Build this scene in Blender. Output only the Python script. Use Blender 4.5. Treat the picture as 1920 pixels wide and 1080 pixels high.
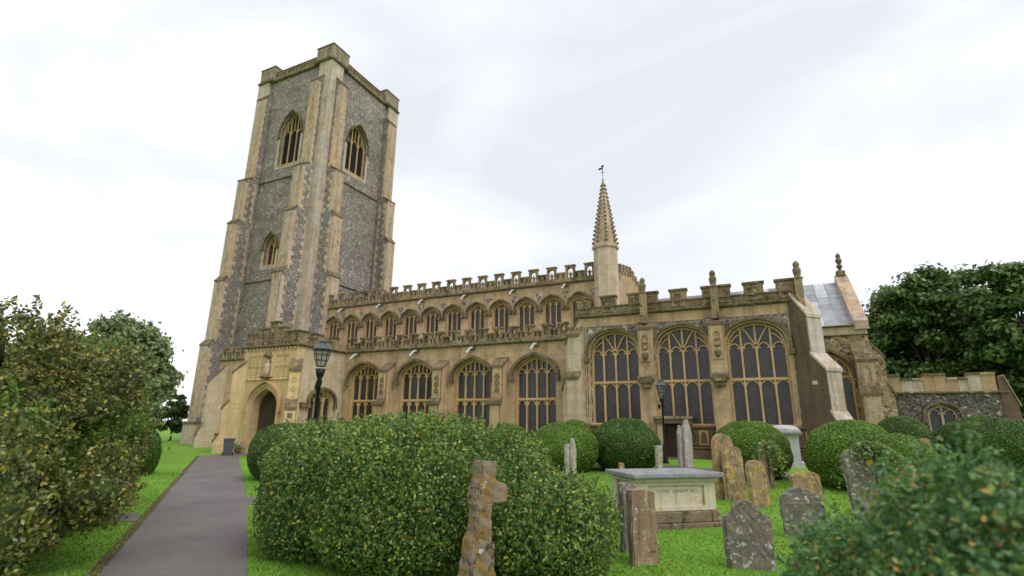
import bpy, bmesh, math, random
import numpy as np
from mathutils import Vector, Matrix
from mathutils.geometry import tessellate_polygon
random.seed(7); rng = np.random.default_rng(7)
R = math.radians
for o in list(bpy.data.objects): bpy.data.objects.remove(o)
sc = bpy.context.scene
col = sc.collection

# ------------------------------------------------------------------ camera
FPX = 968.66; CAMH = 2.06
YAW, PIT, ROL = R(-25.875), R(14.792), R(.7074)
_f = Vector((math.sin(YAW)*math.cos(PIT), math.cos(YAW)*math.cos(PIT), math.sin(PIT)))
_r = Vector((math.cos(YAW), -math.sin(YAW), 0)); _u = _r.cross(_f)
_r2 = _r*math.cos(ROL)+_u*math.sin(ROL); _u2 = -_r*math.sin(ROL)+_u*math.cos(ROL)
cd = bpy.data.cameras.new('camera'); cam = bpy.data.objects.new('camera', cd); col.objects.link(cam)
cam.matrix_world = Matrix(((_r2.x,_u2.x,-_f.x,0),(_r2.y,_u2.y,-_f.y,0),(_r2.z,_u2.z,-_f.z,CAMH),(0,0,0,1)))
cd.sensor_width = 36; cd.sensor_fit = 'HORIZONTAL'; cd.lens = FPX/1920*36
cd.clip_start = .05; cd.clip_end = 3000
cd.dof.use_dof = True; cd.dof.focus_distance = 13; cd.dof.aperture_fstop = 1.1
sc.camera = cam

# ------------------------------------------------------------------ world, sun, exposure
SUN_AZ, SUN_EL = 112, 52          # compass bearing and elevation
wd = bpy.data.worlds.new('World'); sc.world = wd; wd.use_nodes = True
nt = wd.node_tree; N = nt.nodes; Lk = nt.links
bg = N['Background']
sky = N.new('ShaderNodeTexSky'); sky.sky_type = 'NISHITA'; sky.sun_disc = False
sky.sun_elevation = R(SUN_EL); sky.sun_rotation = R(SUN_AZ)
tc = N.new('ShaderNodeTexCoord'); mp = N.new('ShaderNodeMapping'); mp.inputs['Scale'].default_value = (1, 1, 2.2); mp.inputs['Location'].default_value = (3.1, .4, .2)
n1 = N.new('ShaderNodeTexNoise'); n1.inputs['Scale'].default_value = 1.5; n1.inputs['Detail'].default_value = 5; n1.inputs['Roughness'].default_value = .5; n1.inputs['Distortion'].default_value = .5
rp = N.new('ShaderNodeValToRGB'); rp.color_ramp.elements[0].position = .33; rp.color_ramp.elements[0].color = (.70, .725, .79, 1)
rp.color_ramp.elements[1].position = .62; rp.color_ramp.elements[1].color = (1.0, 1.0, 1.02, 1)
ml = N.new('ShaderNodeVectorMath'); ml.operation = 'SCALE'; ml.inputs['Scale'].default_value = 9.6
mx = N.new('ShaderNodeMix'); mx.data_type = 'RGBA'; mx.inputs[0].default_value = .94
Lk.new(tc.outputs['Generated'], mp.inputs[0]); Lk.new(mp.outputs[0], n1.inputs['Vector']); Lk.new(n1.outputs['Fac'], rp.inputs[0])
Lk.new(rp.outputs[0], ml.inputs[0]); Lk.new(sky.outputs[0], mx.inputs[6]); Lk.new(ml.outputs[0], mx.inputs[7]); Lk.new(mx.outputs[2], bg.inputs[0])
bg.inputs[1].default_value = .1
sd = bpy.data.lights.new('sun', 'SUN'); sd.energy = 1.4; sd.angle = R(35); sd.color = (1, .97, .92)
sun = bpy.data.objects.new('sun', sd); col.objects.link(sun)
sdir = Vector((math.sin(R(SUN_AZ))*math.cos(R(SUN_EL)), math.cos(R(SUN_AZ))*math.cos(R(SUN_EL)), math.sin(R(SUN_EL))))
sun.rotation_euler = (-sdir).to_track_quat('-Z', 'Y').to_euler(); sun.location = (0, 0, 60)
sc.view_settings.view_transform = 'Standard'; sc.view_settings.look = 'None'; sc.view_settings.gamma = 1; sc.view_settings.exposure = .35
sc.render.engine = 'CYCLES'

# ------------------------------------------------------------------ photo pixels -> places
def ray(x, y): return (_r2*(x-960)+_u2*(540-y)+_f*FPX)
def sstep(a, b, v): t = min(1, max(0, (v-a)/(b-a))); return t*t*(3-2*t)
def gh(x, y):                      # the churchyard rises gently towards the chapel
    return (.42*sstep(12, 21, y)+.13*sstep(20, 27, y))*sstep(-21, -11, x)
def ghit(px, py):
    d = ray(px, py); z = 0
    for _ in range(40):
        t = (z-CAMH)/d.z; z = z*.5+.5*gh(d.x*t, d.y*t)
    return Vector((d.x*t, d.y*t, gh(d.x*t, d.y*t)))
def gdist(px, dist):               # point on the ground in the direction of a pixel column at horizon height
    d = ray(px, 796); l = math.hypot(d.x, d.y); x, y = d.x/l*dist, d.y/l*dist
    return Vector((x, y, gh(x, y)))
def topz(px, py, dist):
    d = ray(px, py); return CAMH+d.z*dist/math.hypot(d.x, d.y)

# ------------------------------------------------------------------ materials
MAT = {}
def newmat(name, rough=.9):
    m = bpy.data.materials.new(name); m.use_nodes = True; MAT[name] = m
    b = m.node_tree.nodes['Principled BSDF']; b.inputs['Roughness'].default_value = rough
    b.inputs['Specular IOR Level'].default_value = .25
    return m, m.node_tree.nodes, m.node_tree.links, b
def nd(N, t, **kw):
    n = N.new(t)
    for k, v in kw.items():
        if k in n.inputs.keys(): n.inputs[k].default_value = v
        else: setattr(n, k, v)
    return n
def mixc(N, L, fac, a, b, mode='MIX'):
    m = N.new('ShaderNodeMix'); m.data_type = 'RGBA'; m.blend_type = mode
    for i, v in ((0, fac), (6, a), (7, b)):
        if hasattr(v, 'is_output') : L.new(v, m.inputs[i])
        elif i == 0: m.inputs[0].default_value = v
        else: m.inputs[i].default_value = (*v, 1) if len(v) == 3 else v
    return m.outputs[2]
def ramp(N, L, src, stops):
    r = N.new('ShaderNodeValToRGB'); L.new(src, r.inputs[0]); e = r.color_ramp.elements
    while len(e) < len(stops): e.new(.5)
    for q, (p, c) in zip(e, stops): q.position = p; q.color = (*c, 1) if isinstance(c, tuple) else (c, c, c, 1)
    return r.outputs[0]
def posn(N, L, scale=(1, 1, 1), off=(0, 0, 0), obj=False):
    if obj: s = N.new('ShaderNodeTexCoord').outputs['Object']
    else: s = N.new('ShaderNodeNewGeometry').outputs['Position']
    m = N.new('ShaderNodeMapping'); m.inputs['Scale'].default_value = scale; m.inputs['Location'].default_value = off
    L.new(s, m.inputs[0]); return m.outputs[0]
def noise(N, L, vec, scale, detail=4, rough=.55, dist=0):
    n = nd(N, 'ShaderNodeTexNoise', Scale=scale, Detail=detail, Roughness=rough, Distortion=dist); L.new(vec, n.inputs['Vector']); return n.outputs['Fac']
def bump(N, L, b, h, strength, dist=.02):
    q = nd(N, 'ShaderNodeBump', Strength=strength, Distance=dist); L.new(h, q.inputs['Height']); L.new(q.outputs[0], b.inputs['Normal'])

def stone(name, c1, c2, stain, stain_amt=.6, block=None, spots=None, spot_lo=.62, fine=.35, seed=0):
    m, N, L, b = newmat(name, .92)
    p = posn(N, L, off=(seed*3.7, seed*1.3, seed*2.1))
    big = noise(N, L, p, .55, 5, .6)
    c = mixc(N, L, ramp(N, L, big, [(.36, 0.), (.64, 1.)]), c1, c2)
    if block:
        sep = N.new('ShaderNodeSeparateXYZ'); L.new(p, sep.inputs[0])
        ad = N.new('ShaderNodeMath'); L.new(sep.outputs[0], ad.inputs[0]); L.new(sep.outputs[1], ad.inputs[1])
        cb = N.new('ShaderNodeCombineXYZ'); L.new(ad.outputs[0], cb.inputs[0]); L.new(sep.outputs[2], cb.inputs[1])
        br = nd(N, 'ShaderNodeTexBrick', Scale=1.0); br.inputs['Brick Width'].default_value = block[0]; br.inputs['Row Height'].default_value = block[1]
        br.inputs['Mortar Size'].default_value = .012; br.inputs['Mortar Smooth'].default_value = .3
        br.inputs['Color1'].default_value = (.82, .82, .82, 1); br.inputs['Color2'].default_value = (1.12, 1.12, 1.12, 1); br.inputs['Mortar'].default_value = (.6, .58, .55, 1)
        L.new(cb.outputs[0], br.inputs['Vector'])
        c = mixc(N, L, .5, c, br.outputs['Color'], 'MULTIPLY')
    ps = posn(N, L, scale=(2.3, 2.3, .28), off=(seed, 0, 0))
    st = noise(N, L, ps, 1.0, 6, .65)
    c = mixc(N, L, ramp(N, L, st, [(.47, 0.), (.70, stain_amt)]), c, stain)
    pa = noise(N, L, p, 1.7, 6, .7)
    c = mixc(N, L, ramp(N, L, pa, [(.5, 0.), (.72, stain_amt*.9)]), c, stain)
    if spots:
        for i, (sc_, cl) in enumerate(spots):
            sp = noise(N, L, posn(N, L, off=(i*7.3+seed, i*2.9, i*4.1)), sc_, 5, .7)
            c = mixc(N, L, ramp(N, L, sp, [(spot_lo, 0.), (spot_lo+.05, .85)]), c, cl)
    fn = noise(N, L, p, 22, 4, .7)
    c = mixc(N, L, 1.0, c, ramp(N, L, fn, [(.25, 1-fine), (.75, 1+fine)]), 'MULTIPLY')
    L.new(c, b.inputs['Base Color']); bump(N, L, b, fn, .5, .03)
    return m
def flint(name, stops, mortar, scale, blot=(.75, 1.2), seed=0):
    m, N, L, b = newmat(name, .8)
    p = posn(N, L, off=(seed, seed, 0))
    pw = mixc(N, L, .04, p, nd(N, 'ShaderNodeTexNoise', Scale=6.).outputs['Color'])
    v = nd(N, 'ShaderNodeTexVoronoi', Scale=scale, Randomness=1.0); L.new(p, v.inputs['Vector'])
    e = nd(N, 'ShaderNodeTexVoronoi', Scale=scale, feature='DISTANCE_TO_EDGE'); L.new(p, e.inputs['Vector'])
    sx = N.new('ShaderNodeSeparateColor'); L.new(v.outputs['Color'], sx.inputs[0])
    c = ramp(N, L, sx.outputs[0], stops)
    for q in c.node.color_ramp.elements: pass
    c.node.color_ramp.interpolation = 'CONSTANT'
    c = mixc(N, L, ramp(N, L, e.outputs['Distance'], [(.03, 1.), (.12, 0.)]), c, mortar)
    bl = noise(N, L, posn(N, L, scale=(.5, .5, 1.1)), .8, 5, .6)
    c = mixc(N, L, 1., c, ramp(N, L, bl, [(.3, blot[0]), (.7, blot[1])]), 'MULTIPLY')
    mid = noise(N, L, p, 3.5, 4, .7)
    c = mixc(N, L, 1., c, ramp(N, L, mid, [(.3, .7), (.7, 1.3)]), 'MULTIPLY')
    L.new(c, b.inputs['Base Color']); bump(N, L, b, e.outputs['Distance'], .6, .05)
    return m
WARM = dict(stain=(.13, .105, .07))
stone('ashlar', (.57, .39, .215), (.49, .36, .225), (.20, .145, .085), .75, (.8, .36))
stone('ashlar_pale', (.60, .50, .375), (.55, .43, .285), (.30, .215, .13), .6, (.75, .36), seed=2)
stone('porch_stone', (.70, .52, .27), (.64, .48, .27), (.33, .225, .115), .5, (.7, .34), seed=3)
stone('pier_stone', (.54, .475, .435), (.58, .455, .345), (.27, .195, .11), .75, (.6, .38), spots=[(2.3, (.24, .16, .07)), (5., (.20, .165, .14))], spot_lo=.64, seed=4)
stone('quoin', (.60, .495, .42), (.60, .43, .27), (.25, .175, .10), .7, seed=5)
stone('front_stone', (.57, .38, .23), (.50, .405, .325), (.185, .13, .075), .8, (.6, .42), spots=[(1.6, (.31, .26, .215)), (4.5, (.17, .12, .075))], spot_lo=.6, seed=6)
stone('mould', (.21, .155, .09), (.165, .13, .075), (.05, .043, .025), .8, spots=[(3.6, (.42, .35, .18))], spot_lo=.59, seed=7)  # weathered stone, darkened further: shadow lines along mouldings put into the colour
stone('parapet', (.35, .25, .145), (.27, .20, .12), (.065, .052, .032), .9, spots=[(3.2, (.46, .37, .20)), (2.6, (.07, .058, .034))], spot_lo=.57, seed=8)
stone('turret_stone', (.40, .31, .23), (.33, .265, .20), (.13, .10, .075), .7, (.45, .3), spots=[(6., (.10, .085, .06))], spot_lo=.64, seed=13)
stone('mullion', (.66, .455, .235), (.61, .41, .20), (.40, .225, .095), .6, seed=9)
stone('plinth', (.24, .155, .095), (.17, .12, .08), (.075, .055, .04), .6, (.5, .3), seed=10)
stone('dark_stone', (.14, .10, .068), (.175, .125, .08), (.08, .058, .042), .7, None, seed=11)
stone('vestry_block', (.50, .335, .18), (.44, .32, .185), (.25, .18, .11), .5, seed=12)
flint('flint', [(0, (.145, .125, .118)), (.33, (.20, .172, .16)), (.6, (.26, .222, .198)), (.82, (.34, .285, .23)), (.95, (.64, .58, .51))], (.28, .242, .21), 9, (.72, 1.25), seed=1)
flint('flint_dark', [(0, (.05, .044, .043)), (.4, (.09, .078, .072)), (.65, (.16, .14, .115)), (.87, (.27, .23, .175)), (.965, (.5, .46, .4))], (.16, .14, .115), 9, seed=2)
flint('rubble', [(0, (.10, .07, .05)), (.25, (.24, .16, .09)), (.5, (.33, .23, .12)), (.75, (.40, .30, .18)), (.93, (.5, .44, .33))], (.36, .28, .17), 6, seed=3)
flint('flushwork', [(0, (.09, .09, .10)), (.4, (.16, .155, .15)), (.7, (.30, .28, .24)), (.88, (.55, .52, .47))], (.33, .28, .2), 5, seed=4)
def simple(name, c, rough=.6, metal=0, var=.15, vs=3.):
    m, N, L, b = newmat(name, rough); b.inputs['Metallic'].default_value = metal
    n = noise(N, L, posn(N, L), vs, 5, .65)
    L.new(mixc(N, L, 1., c, ramp(N, L, n, [(.3, 1-var), (.7, 1+var)]), 'MULTIPLY'), b.inputs['Base Color'])
    return m
for i, c in enumerate(((.30, .31, .335), (.47, .485, .51), (.20, .20, .215), (.26, .25, .26))): simple('lead%d' % i, c, .55, .0, .3, 1.2)
simple('lead_dark', (.12, .12, .125), .6); simple('iron', (.012, .012, .014), .45, 0, .3); simple('spout', (.5, .5, .52), .5, 0, .2, 9)
simple('interior', (.02, .017, .014), .9); simple('oak', (.045, .028, .018), .7, 0, .4, 6); simple('paper', (.75, .74, .72), .8, 0, .04)
simple('bin', (.085, .095, .115), .45, 0, .12, 8); simple('statue', (.55, .45, .30), .9, 0, .2, 8); simple('bark', (.07, .055, .04), .95, 0, .4, 5)
simple('petal', (.75, .74, .68), .6, 0, .1); simple('letter', (.19, .175, .15), .9); simple('sky_glass', (.30, .31, .32), .2, 0, .25, 6); simple('plaque', (.62, .5, .33), .8); simple('louvre_shade', (.012, .012, .012), .8); simple('slat', (.035, .033, .034), .7)
def glass():
    m, N, L, b = newmat('leaded_glass', .22); b.inputs['Specular IOR Level'].default_value = .5
    p = posn(N, L); sep = N.new('ShaderNodeSeparateXYZ'); L.new(p, sep.inputs[0])
    ad = N.new('ShaderNodeMath'); L.new(sep.outputs[0], ad.inputs[0]); L.new(sep.outputs[1], ad.inputs[1])
    cb = N.new('ShaderNodeCombineXYZ'); L.new(ad.outputs[0], cb.inputs[0]); L.new(sep.outputs[2], cb.inputs[1])
    br = nd(N, 'ShaderNodeTexBrick', Scale=1.0); br.offset = 0; br.inputs['Brick Width'].default_value = .14; br.inputs['Row Height'].default_value = .2
    br.inputs['Mortar Size'].default_value = .011
    for k, v in (('Color1', (.035, .036, .045)), ('Color2', (.062, .055, .06)), ('Mortar', (.012, .012, .013))): br.inputs[k].default_value = (*v, 1)
    L.new(cb.outputs[0], br.inputs['Vector'])
    n = noise(N, L, p, 2.5, 3, .6); c = mixc(N, L, ramp(N, L, n, [(.45, 0.), (.75, .5)]), br.outputs['Color'], (.075, .045, .045))
    L.new(c, b.inputs['Base Color']); bump(N, L, b, noise(N, L, p, 9, 2), .25, .02)
glass()
def clear_glass():
    m, N, L, b = newmat('lamp_glass', .08); b.inputs['Base Color'].default_value = (.5, .52, .54, 1)
    t = N.new('ShaderNodeBsdfTransparent'); t.inputs[0].default_value = (.8, .82, .83, 1); ms = N.new('ShaderNodeMixShader'); ms.inputs[0].default_value = .72
    L.new(b.outputs[0], ms.inputs[1]); L.new(t.outputs[0], ms.inputs[2]); L.new(ms.outputs[0], N['Material Output'].inputs[0])
clear_glass()
def lichen(name, base, base2, cols, lo=.58, seed=0):
    m, N, L, b = newmat(name, .95)
    p = posn(N, L, off=(seed*5.1, seed*2.3, seed))
    c = mixc(N, L, ramp(N, L, noise(N, L, p, 2.2, 5, .65), [(.35, 0.), (.65, 1.)]), base, base2)
    ps = posn(N, L, scale=(7, 7, .8), off=(seed, 0, 0))
    c = mixc(N, L, ramp(N, L, noise(N, L, ps, 1., 4, .6), [(.5, 0.), (.75, .6)]), c, tuple(q*.45 for q in base))
    for i, (s, cl, l) in enumerate(cols):
        sp = noise(N, L, posn(N, L, off=(i*3.3+seed, i*5.7, i*1.7)), s, 5, .7, .3)
        c = mixc(N, L, ramp(N, L, sp, [(l, 0.), (l+.03, .9)]), c, cl)
    fn = noise(N, L, p, 40, 4, .7)
    c = mixc(N, L, 1., c, ramp(N, L, fn, [(.25, .68), (.75, 1.32)]), 'MULTIPLY')
    L.new(c, b.inputs['Base Color']); bump(N, L, b, fn, .7, .012)
W_, O_, G_, K_ = (.55, .55, .50), (.42, .24, .06), (.24, .25, .17), (.06, .055, .045)
lichen('grave_tan', (.36, .27, .15), (.30, .21, .115), [(3.5, (.50, .34, .10), .54), (6, (.16, .12, .075), .56), (9, W_, .62), (7, K_, .63)], seed=1)
lichen('grave_grey', (.20, .175, .15), (.16, .14, .12), [(6, (.30, .24, .15), .56), (11, W_, .58), (8, O_, .66), (5, K_, .64)], seed=2)
lichen('grave_white', (.42, .38, .32), (.34, .31, .26), [(8, W_, .56), (7, O_, .66), (6, K_, .64)], seed=3)
lichen('grave_cross', (.28, .225, .17), (.22, .17, .11), [(4.5, (.25, .15, .045), .50), (10, (.36, .28, .14), .6), (6, W_, .63), (8, K_, .58)], seed=4)
lichen('grave_red', (.24, .16, .105), (.28, .20, .13), [(4, (.36, .29, .18), .54), (9, W_, .63), (5, K_, .6), (3, (.30, .13, .08), .6)], seed=5)
lichen('tomb_panel', (.58, .49, .33), (.56, .52, .43), [(3, (.50, .36, .16), .60), (5, (.60, .57, .50), .6)], seed=6)
lichen('tomb_lid', (.30, .30, .31), (.22, .22, .23), [(3.5, (.62, .61, .58), .62), (9, (.12, .12, .12), .6)], seed=7)
lichen('tomb_base', (.24, .18, .11), (.17, .13, .085), [(5, (.45, .38, .26), .6), (6, K_, .58), (7, (.10, .13, .03), .62)], seed=8)
lichen('tomb_white', (.55, .54, .53), (.47, .46, .45), [(5, (.30, .29, .27), .62)], seed=9)
def leafmat(name, stops, trans=.3, rough=.38, patch=None, pscale=.8):
    m, N, L, b = newmat(name, rough)
    g = N.new('ShaderNodeNewGeometry')
    c = ramp(N, L, g.outputs['Random Per Island'], stops)
    n = noise(N, L, posn(N, L), pscale, 4, .6)
    c = mixc(N, L, 1., c, ramp(N, L, n, [(.3, .72), (.7, 1.3)]), 'MULTIPLY')
    if patch:
        n2 = noise(N, L, posn(N, L, off=(5, 3, 1)), pscale*1.6, 4, .6)
        c = mixc(N, L, ramp(N, L, n2, [(.52, 0.), (.6, .8)]), c, patch)
    L.new(c, b.inputs['Base Color']); b.inputs['Specular IOR Level'].default_value = .5
    t = N.new('ShaderNodeBsdfTranslucent'); L.new(c, t.inputs['Color'])
    ms = N.new('ShaderNodeMixShader'); ms.inputs[0].default_value = trans
    L.new(b.outputs[0], ms.inputs[1]); L.new(t.outputs[0], ms.inputs[2]); L.new(ms.outputs[0], N['Material Output'].inputs[0])
leafmat('box_leaf', [(0, (.065, .13, .035)), (.35, (.125, .22, .055)), (.7, (.20, .31, .07)), (.9, (.33, .42, .075)), (.98, (.55, .48, .07))], pscale=1.6)
leafmat('box_front', [(0, (.06, .15, .05)), (.4, (.10, .22, .07)), (.75, (.15, .29, .085)), (.94, (.30, .38, .08)), (.99, (.46, .28, .06))], pscale=2)
leafmat('yew_leaf', [(0, (.085, .16, .02)), (.5, (.14, .235, .028)), (.9, (.20, .31, .04)), (1, (.27, .37, .06))], pscale=.9)
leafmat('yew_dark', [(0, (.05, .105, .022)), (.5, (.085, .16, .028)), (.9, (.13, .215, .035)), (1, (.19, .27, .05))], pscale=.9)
leafmat('holly_leaf', [(0, (.07, .10, .03)), (.4, (.12, .155, .04)), (.7, (.20, .215, .06)), (.9, (.36, .33, .09)), (.98, (.58, .44, .06))], pscale=.5, patch=(.15, .29, .03))
leafmat('tree_dark', [(0, (.05, .095, .025)), (.5, (.085, .15, .035)), (.9, (.14, .22, .045)), (1, (.19, .27, .06))], pscale=.25)
leafmat('tree_grey', [(0, (.13, .18, .07)), (.5, (.20, .25, .10)), (1, (.30, .34, .15))], pscale=.3)
leafmat('ivy_leaf', [(0, (.10, .17, .05)), (.6, (.20, .28, .08)), (1, (.42, .46, .16))], pscale=2)
leafmat('grass_blade', [(0, (.115, .25, .022)), (.5, (.155, .32, .028)), (.9, (.20, .38, .035)), (1, (.32, .41, .09))], trans=.3, pscale=.5)
def grassmat():
    m, N, L, b = newmat('lawn', .95); p = posn(N, L)
    a = noise(N, L, p, .45, 5, .6); f = noise(N, L, p, 14, 5, .7)
    c = mixc(N, L, ramp(N, L, a, [(.35, 0.), (.65, 1.)]), (.125, .265, .022), (.17, .335, .03))
    c = mixc(N, L, 1., c, ramp(N, L, f, [(.25, .62), (.75, 1.35)]), 'MULTIPLY')
    L.new(c, b.inputs['Base Color']); bump(N, L, b, f, .8, .05)
grassmat()
def asphalt():
    m, N, L, b = newmat('tarmac', .75); p = posn(N, L)
    f = noise(N, L, p, 60, 4, .7); a = noise(N, L, p, .8, 5, .6)
    c = mixc(N, L, ramp(N, L, a, [(.3, 0.), (.7, 1.)]), (.115, .098, .099), (.165, .145, .144))
    c = mixc(N, L, 1., c, ramp(N, L, f, [(.25, .55), (.75, 1.5)]), 'MULTIPLY')
    v = noise(N, L, p, 130, 2, .5); c = mixc(N, L, ramp(N, L, v, [(.58, 0.), (.66, .6)]), c, (.33, .30, .29))
    L.new(c, b.inputs['Base Color']); bump(N, L, b, f, .5, .01)
asphalt(); simple('soil', (.10, .065, .04), .95, 0, .4, 9)

# ------------------------------------------------------------------ mesh helpers
def link(name, me, mat, parent=None, root_inv=None):
    o = bpy.data.objects.new(name, me); col.objects.link(o)
    if mat and not me.materials: me.materials.append(MAT[mat])
    if parent:
        o.parent = parent
        if parent.type == 'EMPTY': o.matrix_parent_inverse = Matrix.Translation(-parent.location)
    return o
class MB:
    def __init__(s): s.v = []; s.f = []
    def add(s, vs, fs):
        k = len(s.v); s.v += [tuple(v) for v in vs]; s.f += [tuple(i+k for i in f) for f in fs]; return s
    def hexa(s, p): return s.add(p, [(0,3,2,1),(4,5,6,7),(0,1,5,4),(1,2,6,5),(2,3,7,6),(3,0,4,7)])
    def box(s, x0, x1, y0, y1, z0, z1): return s.hexa([(x0,y0,z0),(x1,y0,z0),(x1,y1,z0),(x0,y1,z0),(x0,y0,z1),(x1,y0,z1),(x1,y1,z1),(x0,y1,z1)])
    def fbox(s, F, u0, u1, v0, v1, d0, d1): return s.hexa([F(u0,v0,d0),F(u1,v0,d0),F(u1,v0,d1),F(u0,v0,d1),F(u0,v1,d0),F(u1,v1,d0),F(u1,v1,d1),F(u0,v1,d1)])
    def plate(s, F, outer, holes, d0, d1):           # extruded polygon with holes in a wall plane
        loops = [outer]+list(holes)
        tri = tessellate_polygon([[Vector((a, b, 0)) for a, b in lp] for lp in loops])
        flat = [q for lp in loops for q in lp]; n = len(flat)
        vs = [F(a, b, d1) for a, b in flat]+[F(a, b, d0) for a, b in flat]
        fs = [tuple(t) for t in tri]+[tuple(i+n for i in reversed(t)) for t in tri]
        k = 0
        for lp in loops:
            m = len(lp)
            for i in range(m): j = (i+1) % m; fs.append((k+i, k+j, k+j+n, k+i+n))
            k += m
        return s.add(vs, fs)
    def bar(s, F, path, w, d0, d1, closed=False):     # rectangular bar swept in a wall plane
        P = [Vector(p) for p in path]; n = len(P); L_, R_ = [], []
        for i in range(n):
            a = P[i-1] if (i or closed) else P[i]; b = P[(i+1) % n] if (i < n-1 or closed) else P[i]
            t = (b-a).normalized() if (b-a).length > 1e-6 else Vector((1, 0)); nn = Vector((-t.y, t.x))*w/2
            L_.append(P[i]+nn); R_.append(P[i]-nn)
        vs = []
        for a, b in zip(L_, R_): vs += [F(a.x,a.y,d0), F(b.x,b.y,d0), F(b.x,b.y,d1), F(a.x,a.y,d1)]
        fs = []
        for i in range(n if closed else n-1):
            k, q = i*4, ((i+1) % n)*4
            for j in range(4): fs.append((k+j, k+(j+1) % 4, q+(j+1) % 4, q+j))
        if not closed: fs += [(0,1,2,3), tuple((n-1)*4+j for j in (3,2,1,0))]
        return s.add(vs, fs)
    def tube(s, pts, rad, seg=8, cap=True):
        P = [Vector(p) for p in pts]; n = len(P); rad = rad if isinstance(rad, (list, tuple)) else [rad]*n
        k = len(s.v); up = Vector((.3, .2, .93))
        for i in range(n):
            t = (P[min(i+1, n-1)]-P[max(i-1, 0)]).normalized()
            a = t.cross(up); a = a.normalized() if a.length > .05 else t.cross(Vector((1, 0, 0))).normalized(); b = t.cross(a)
            for j in range(seg):
                q = 2*math.pi*j/seg; s.v.append(tuple(P[i]+(a*math.cos(q)+b*math.sin(q))*rad[i]))
        for i in range(n-1):
            for j in range(seg): s.f.append((k+i*seg+j, k+i*seg+(j+1) % seg, k+(i+1)*seg+(j+1) % seg, k+(i+1)*seg+j))
        if cap: s.f.append(tuple(k+j for j in reversed(range(seg)))); s.f.append(tuple(k+(n-1)*seg+j for j in range(seg)))
        return s
    def lathe(s, c, prof, seg=12, rot=0):
        k = len(s.v); n = len(prof)
        for r, z in prof:
            for j in range(seg): q = 2*math.pi*j/seg+rot; s.v.append((c[0]+r*math.cos(q), c[1]+r*math.sin(q), c[2]+z))
        for i in range(n-1):
            for j in range(seg): s.f.append((k+i*seg+j, k+i*seg+(j+1) % seg, k+(i+1)*seg+(j+1) % seg, k+(i+1)*seg+j))
        s.f.append(tuple(k+j for j in reversed(range(seg)))); s.f.append(tuple(k+(n-1)*seg+j for j in range(seg)))
        return s
    def mesh(s, name, smooth=False):
        me = bpy.data.meshes.new(name); me.from_pydata(s.v, [], s.f)
        bm = bmesh.new(); bm.from_mesh(me); bmesh.ops.recalc_face_normals(bm, faces=bm.faces); bm.to_mesh(me); bm.free()
        if smooth: me.polygons.foreach_set('use_smooth', [True]*len(me.polygons))
        return me
    def build(s, name, mat, parent=None, smooth=False, bev=0):
        o = link(name, s.mesh(name, smooth), mat, parent)
        if bev: m = o.modifiers.new('bevel', 'BEVEL'); m.width = bev; m.segments = 2; m.limit_method = 'ANGLE'
        return o
def frame(ox, oy, U, Nn, oz=0):
    U = Vector(U); Nn = Vector(Nn); O = Vector((ox, oy, oz)); Z = Vector((0, 0, 1))
    def F(u, v, d=0): return O+U*u+Z*v+Nn*d
    F.U, F.N, F.O = U, Nn, O
    return F
FS = lambda y: frame(0, y, (1, 0, 0), (0, -1, 0))       # south-facing wall, u = x
FE = lambda x: frame(x, 0, (0, 1, 0), (1, 0, 0))        # east-facing wall, u = y
def tag(o, label=None, cat=None, group=None, kind=None):
    for k, v in (('label', label), ('category', cat), ('group', group), ('kind', kind)):
        if v: o[k] = v
    return o
def thing(name, loc, label, cat, group=None):
    o = bpy.data.objects.new(name, None); col.objects.link(o); o.location = loc; o.empty_display_size = .3
    return tag(o, label, cat, group)

def arch(cx, w, z0, zs, za, c=.8, n=9):
    h = w/2; L = [(cx-h, z0)]; A = []
    for i in range(n+1):
        t = i/n; x = (1-t)**2*(-h)+2*t*(1-t)*(-h)*(.98)+t*t*0; z = (1-t)**2*zs+2*t*(1-t)*(zs+(za-zs)*c)+t*t*za
        A.append((cx+x, z))
    B = [(2*cx-x, z) for x, z in reversed(A[:-1])]
    return L+A+B+[(cx+h, z0)]
def arch_z(poly, x):
    best = None
    for (a, b), (c, d) in zip(poly[1:-2], poly[2:-1]):
        if min(a, c)-1e-6 <= x <= max(a, c)+1e-6 and abs(c-a) > 1e-9: return b+(d-b)*(x-a)/(c-a)
    return poly[1][1]

# ================================================================== the setting
def grid_sheet(name, x0, x1, y0, y1, nx, ny, dz, mat):
    vs = [(x0+(x1-x0)*i/nx, y0+(y1-y0)*j/ny) for j in range(ny+1) for i in range(nx+1)]
    me = bpy.data.meshes.new(name); me.from_pydata([(x, y, gh(x, y)+dz) for x, y in vs], [], [(j*(nx+1)+i, j*(nx+1)+i+1, (j+1)*(nx+1)+i+1, (j+1)*(nx+1)+i) for j in range(ny) for i in range(nx)])
    return link(name, me, mat)
xs = [-1500, -400, -120]+[-60+1.5*i for i in range(61)]+[60, 120, 400, 1500]
ys = [-1500, -300, -60]+[-8+1.5*i for i in range(60)]+[120, 300, 1500]
me = bpy.data.meshes.new('ground')
def ghf(x, y): return gh(x, y)*(1 if y < 60 else 1)
me.from_pydata([(x, y, ghf(x, y)) for y in ys for x in xs], [], [(j*len(xs)+i, j*len(xs)+i+1, (j+1)*len(xs)+i+1, (j+1)*len(xs)+i) for j in range(len(ys)-1) for i in range(len(xs)-1)])
tag(link('ground', me, 'lawn'), kind='structure')
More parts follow.
